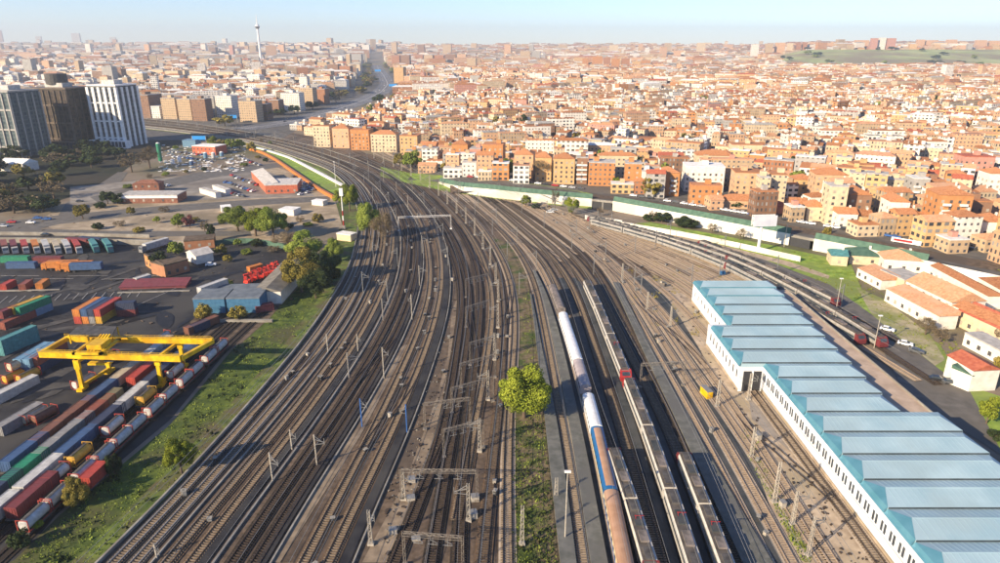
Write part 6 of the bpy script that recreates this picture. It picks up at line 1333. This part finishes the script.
# small trackside equipment
eb = {}
for k_, m_ in (('grey', M_steel), ('beige', M_pole), ('dark', M_dark), ('white', M_white)):
    for t_ in range(2):
        a_ = MB(); a_.box(-.45, -.35, .0, .45, .35, .7 + t_ * .5); l_ = MB(); l_.box(-.52, -.42, .7 + t_ * .5, .52, .42, .8 + t_ * .5); eb[(k_, t_)] = (a_.mesh('body', m_), l_.mesh('lid', M_conc))
def eqbox(x, y, lab):
    k_ = random.choice(['grey', 'beige', 'dark', 'dark', 'grey']); t_ = random.randrange(2); o = thing('equipment_box', lab % k_, 'equipment box', (x, y, .16), U(0, 3), 'equipment boxes beside the tracks')
    for nm, me in zip(('body', 'lid'), eb[(k_, t_)]): link(nm, me, o)
for key, off, n_, lb in (('A1', 2.4, 10, 'small %s box beside the grey tracks'), ('B1', 2.6, 14, 'small %s box beside the brown tracks'), ('C1', 2.4, 7, 'small %s box beside the dark tracks'), ('D0', -2.2, 14, 'small %s box beside the sandy path'), ('D1', 3.2, 8, 'small %s box by the dark cable strip'), ('E1', 2.6, 6, 'small %s box on the ground by the portals'), ('E4', -2.6, 8, 'small %s box right of the portals'), ('F2', 2.4, 12, 'small %s box on the median edge'), ('N', -2.6, 14, 'small %s box east of the engine yard'), ('P', 2.4, 18, 'small %s box on the pale soil'), ('R', -2.6, 10, 'small %s box west of the depot'), ('S3', 1.9, 12, 'small %s box among the sidings')):
    a_ = TR[key]; n1, t1 = normals(a_)
    for q_ in range(n_):
        j_ = random.randrange(2, min(len(a_) - 2, 90)); p_ = a_[j_] + n1[j_] * (-off if off < 0 else off) * U(.95, 1.2) * (1 if off > 0 else -1); eqbox(p_[0], p_[1], lb)
# rubble and litter on the open ground
def litter(name, box, n, test, m, label, smin, smax, seed):
    rs = random.Random(seed); mb = MB()
    for _ in range(n):
        px, py = rs.uniform(box[0], box[2]), rs.uniform(box[1], box[3])
        if not test(px, py): continue
        x, y = P(px, py); a = rs.uniform(0, 3); l = rs.uniform(smin, smax); mb.rbox(x, y, .1, l, l * rs.uniform(.2, .9), .14 + rs.uniform(.05, .25), a)
    tagp(part(name, mb, m), label, 'rubble', kind='stuff')
litter('rubble', (385, 300, 480, 575), 500, lambda a, b: np.interp(b, [300, 430, 575], [452, 412, 356]) < a < np.interp(b, [300, 430, 575], [468, 445, 390]), M_conc, 'pale rubble and litter on the brown ground', .1, .4, 4)
litter('dark_rubble', (385, 300, 480, 575), 500, lambda a, b: np.interp(b, [300, 430, 575], [452, 412, 356]) < a < np.interp(b, [300, 430, 575], [470, 450, 395]), M_sld, 'dark old sleepers and scrap on the brown ground', .2, 1.0, 5)
litter('soil_debris', (640, 280, 905, 575), 1500, lambda a, b: np.interp(b, [280, 370, 470, 563], [660, 700, 770, 815]) < a < np.interp(b, [300, 392, 563], [690, 740, 880]), M_sld, 'dark scraps and old timber on the pale soil', .15, .8, 6)
litter('yard_litter', (0, 215, 300, 345), 160, lambda a, b: True, M_brown, 'scattered pale debris around the freight yard', .3, 1.5, 7)
litter('lot_materials', (160, 145, 245, 172), 260, lambda a, b: True, M_white, 'pallets and stacked white materials in the building yard', .8, 4, 8)
litter('lot_materials_blue', (165, 147, 240, 170), 60, lambda a, b: True, MC['light blue'], 'blue tarpaulins and drums in the building yard', 1, 4, 9)
# single out things that would otherwise share a label
tops = [o for o in C.objects if o.parent is None and o.get('label')]
byl = {}
for o in tops: byl.setdefault(o['label'], []).append(o)
for lb, os_ in byl.items():
    if len(os_) < 2: continue
    os_.sort(key=lambda o: proj(o.location.x, o.location.y, o.location.z)[0])
    for i, o in enumerate(os_): o['label'] = '%s, %s from the left' % (lb, orn(i))
# ------------------------------------------------------------------ haze
hz = MB().box(-9000, -260, -1.5, 9000, 9500, 330)
hm = bpy.data.materials.new('haze_air'); hm.use_nodes = True; n_ = hm.node_tree; n_.nodes.remove(n_.nodes['Principled BSDF']); pv = n_.nodes.new('ShaderNodeVolumePrincipled')
pv.inputs['Density'].default_value = 1.05e-4; pv.inputs['Color'].default_value = (.84, .91, 1, 1); pv.inputs['Anisotropy'].default_value = .2; n_.links.new(pv.outputs[0], n_.nodes['Material Output'].inputs['Volume'])
o = part('haze', hz, hm); tagp(o, 'pale haze thickening towards the horizon', 'haze', kind='stuff')
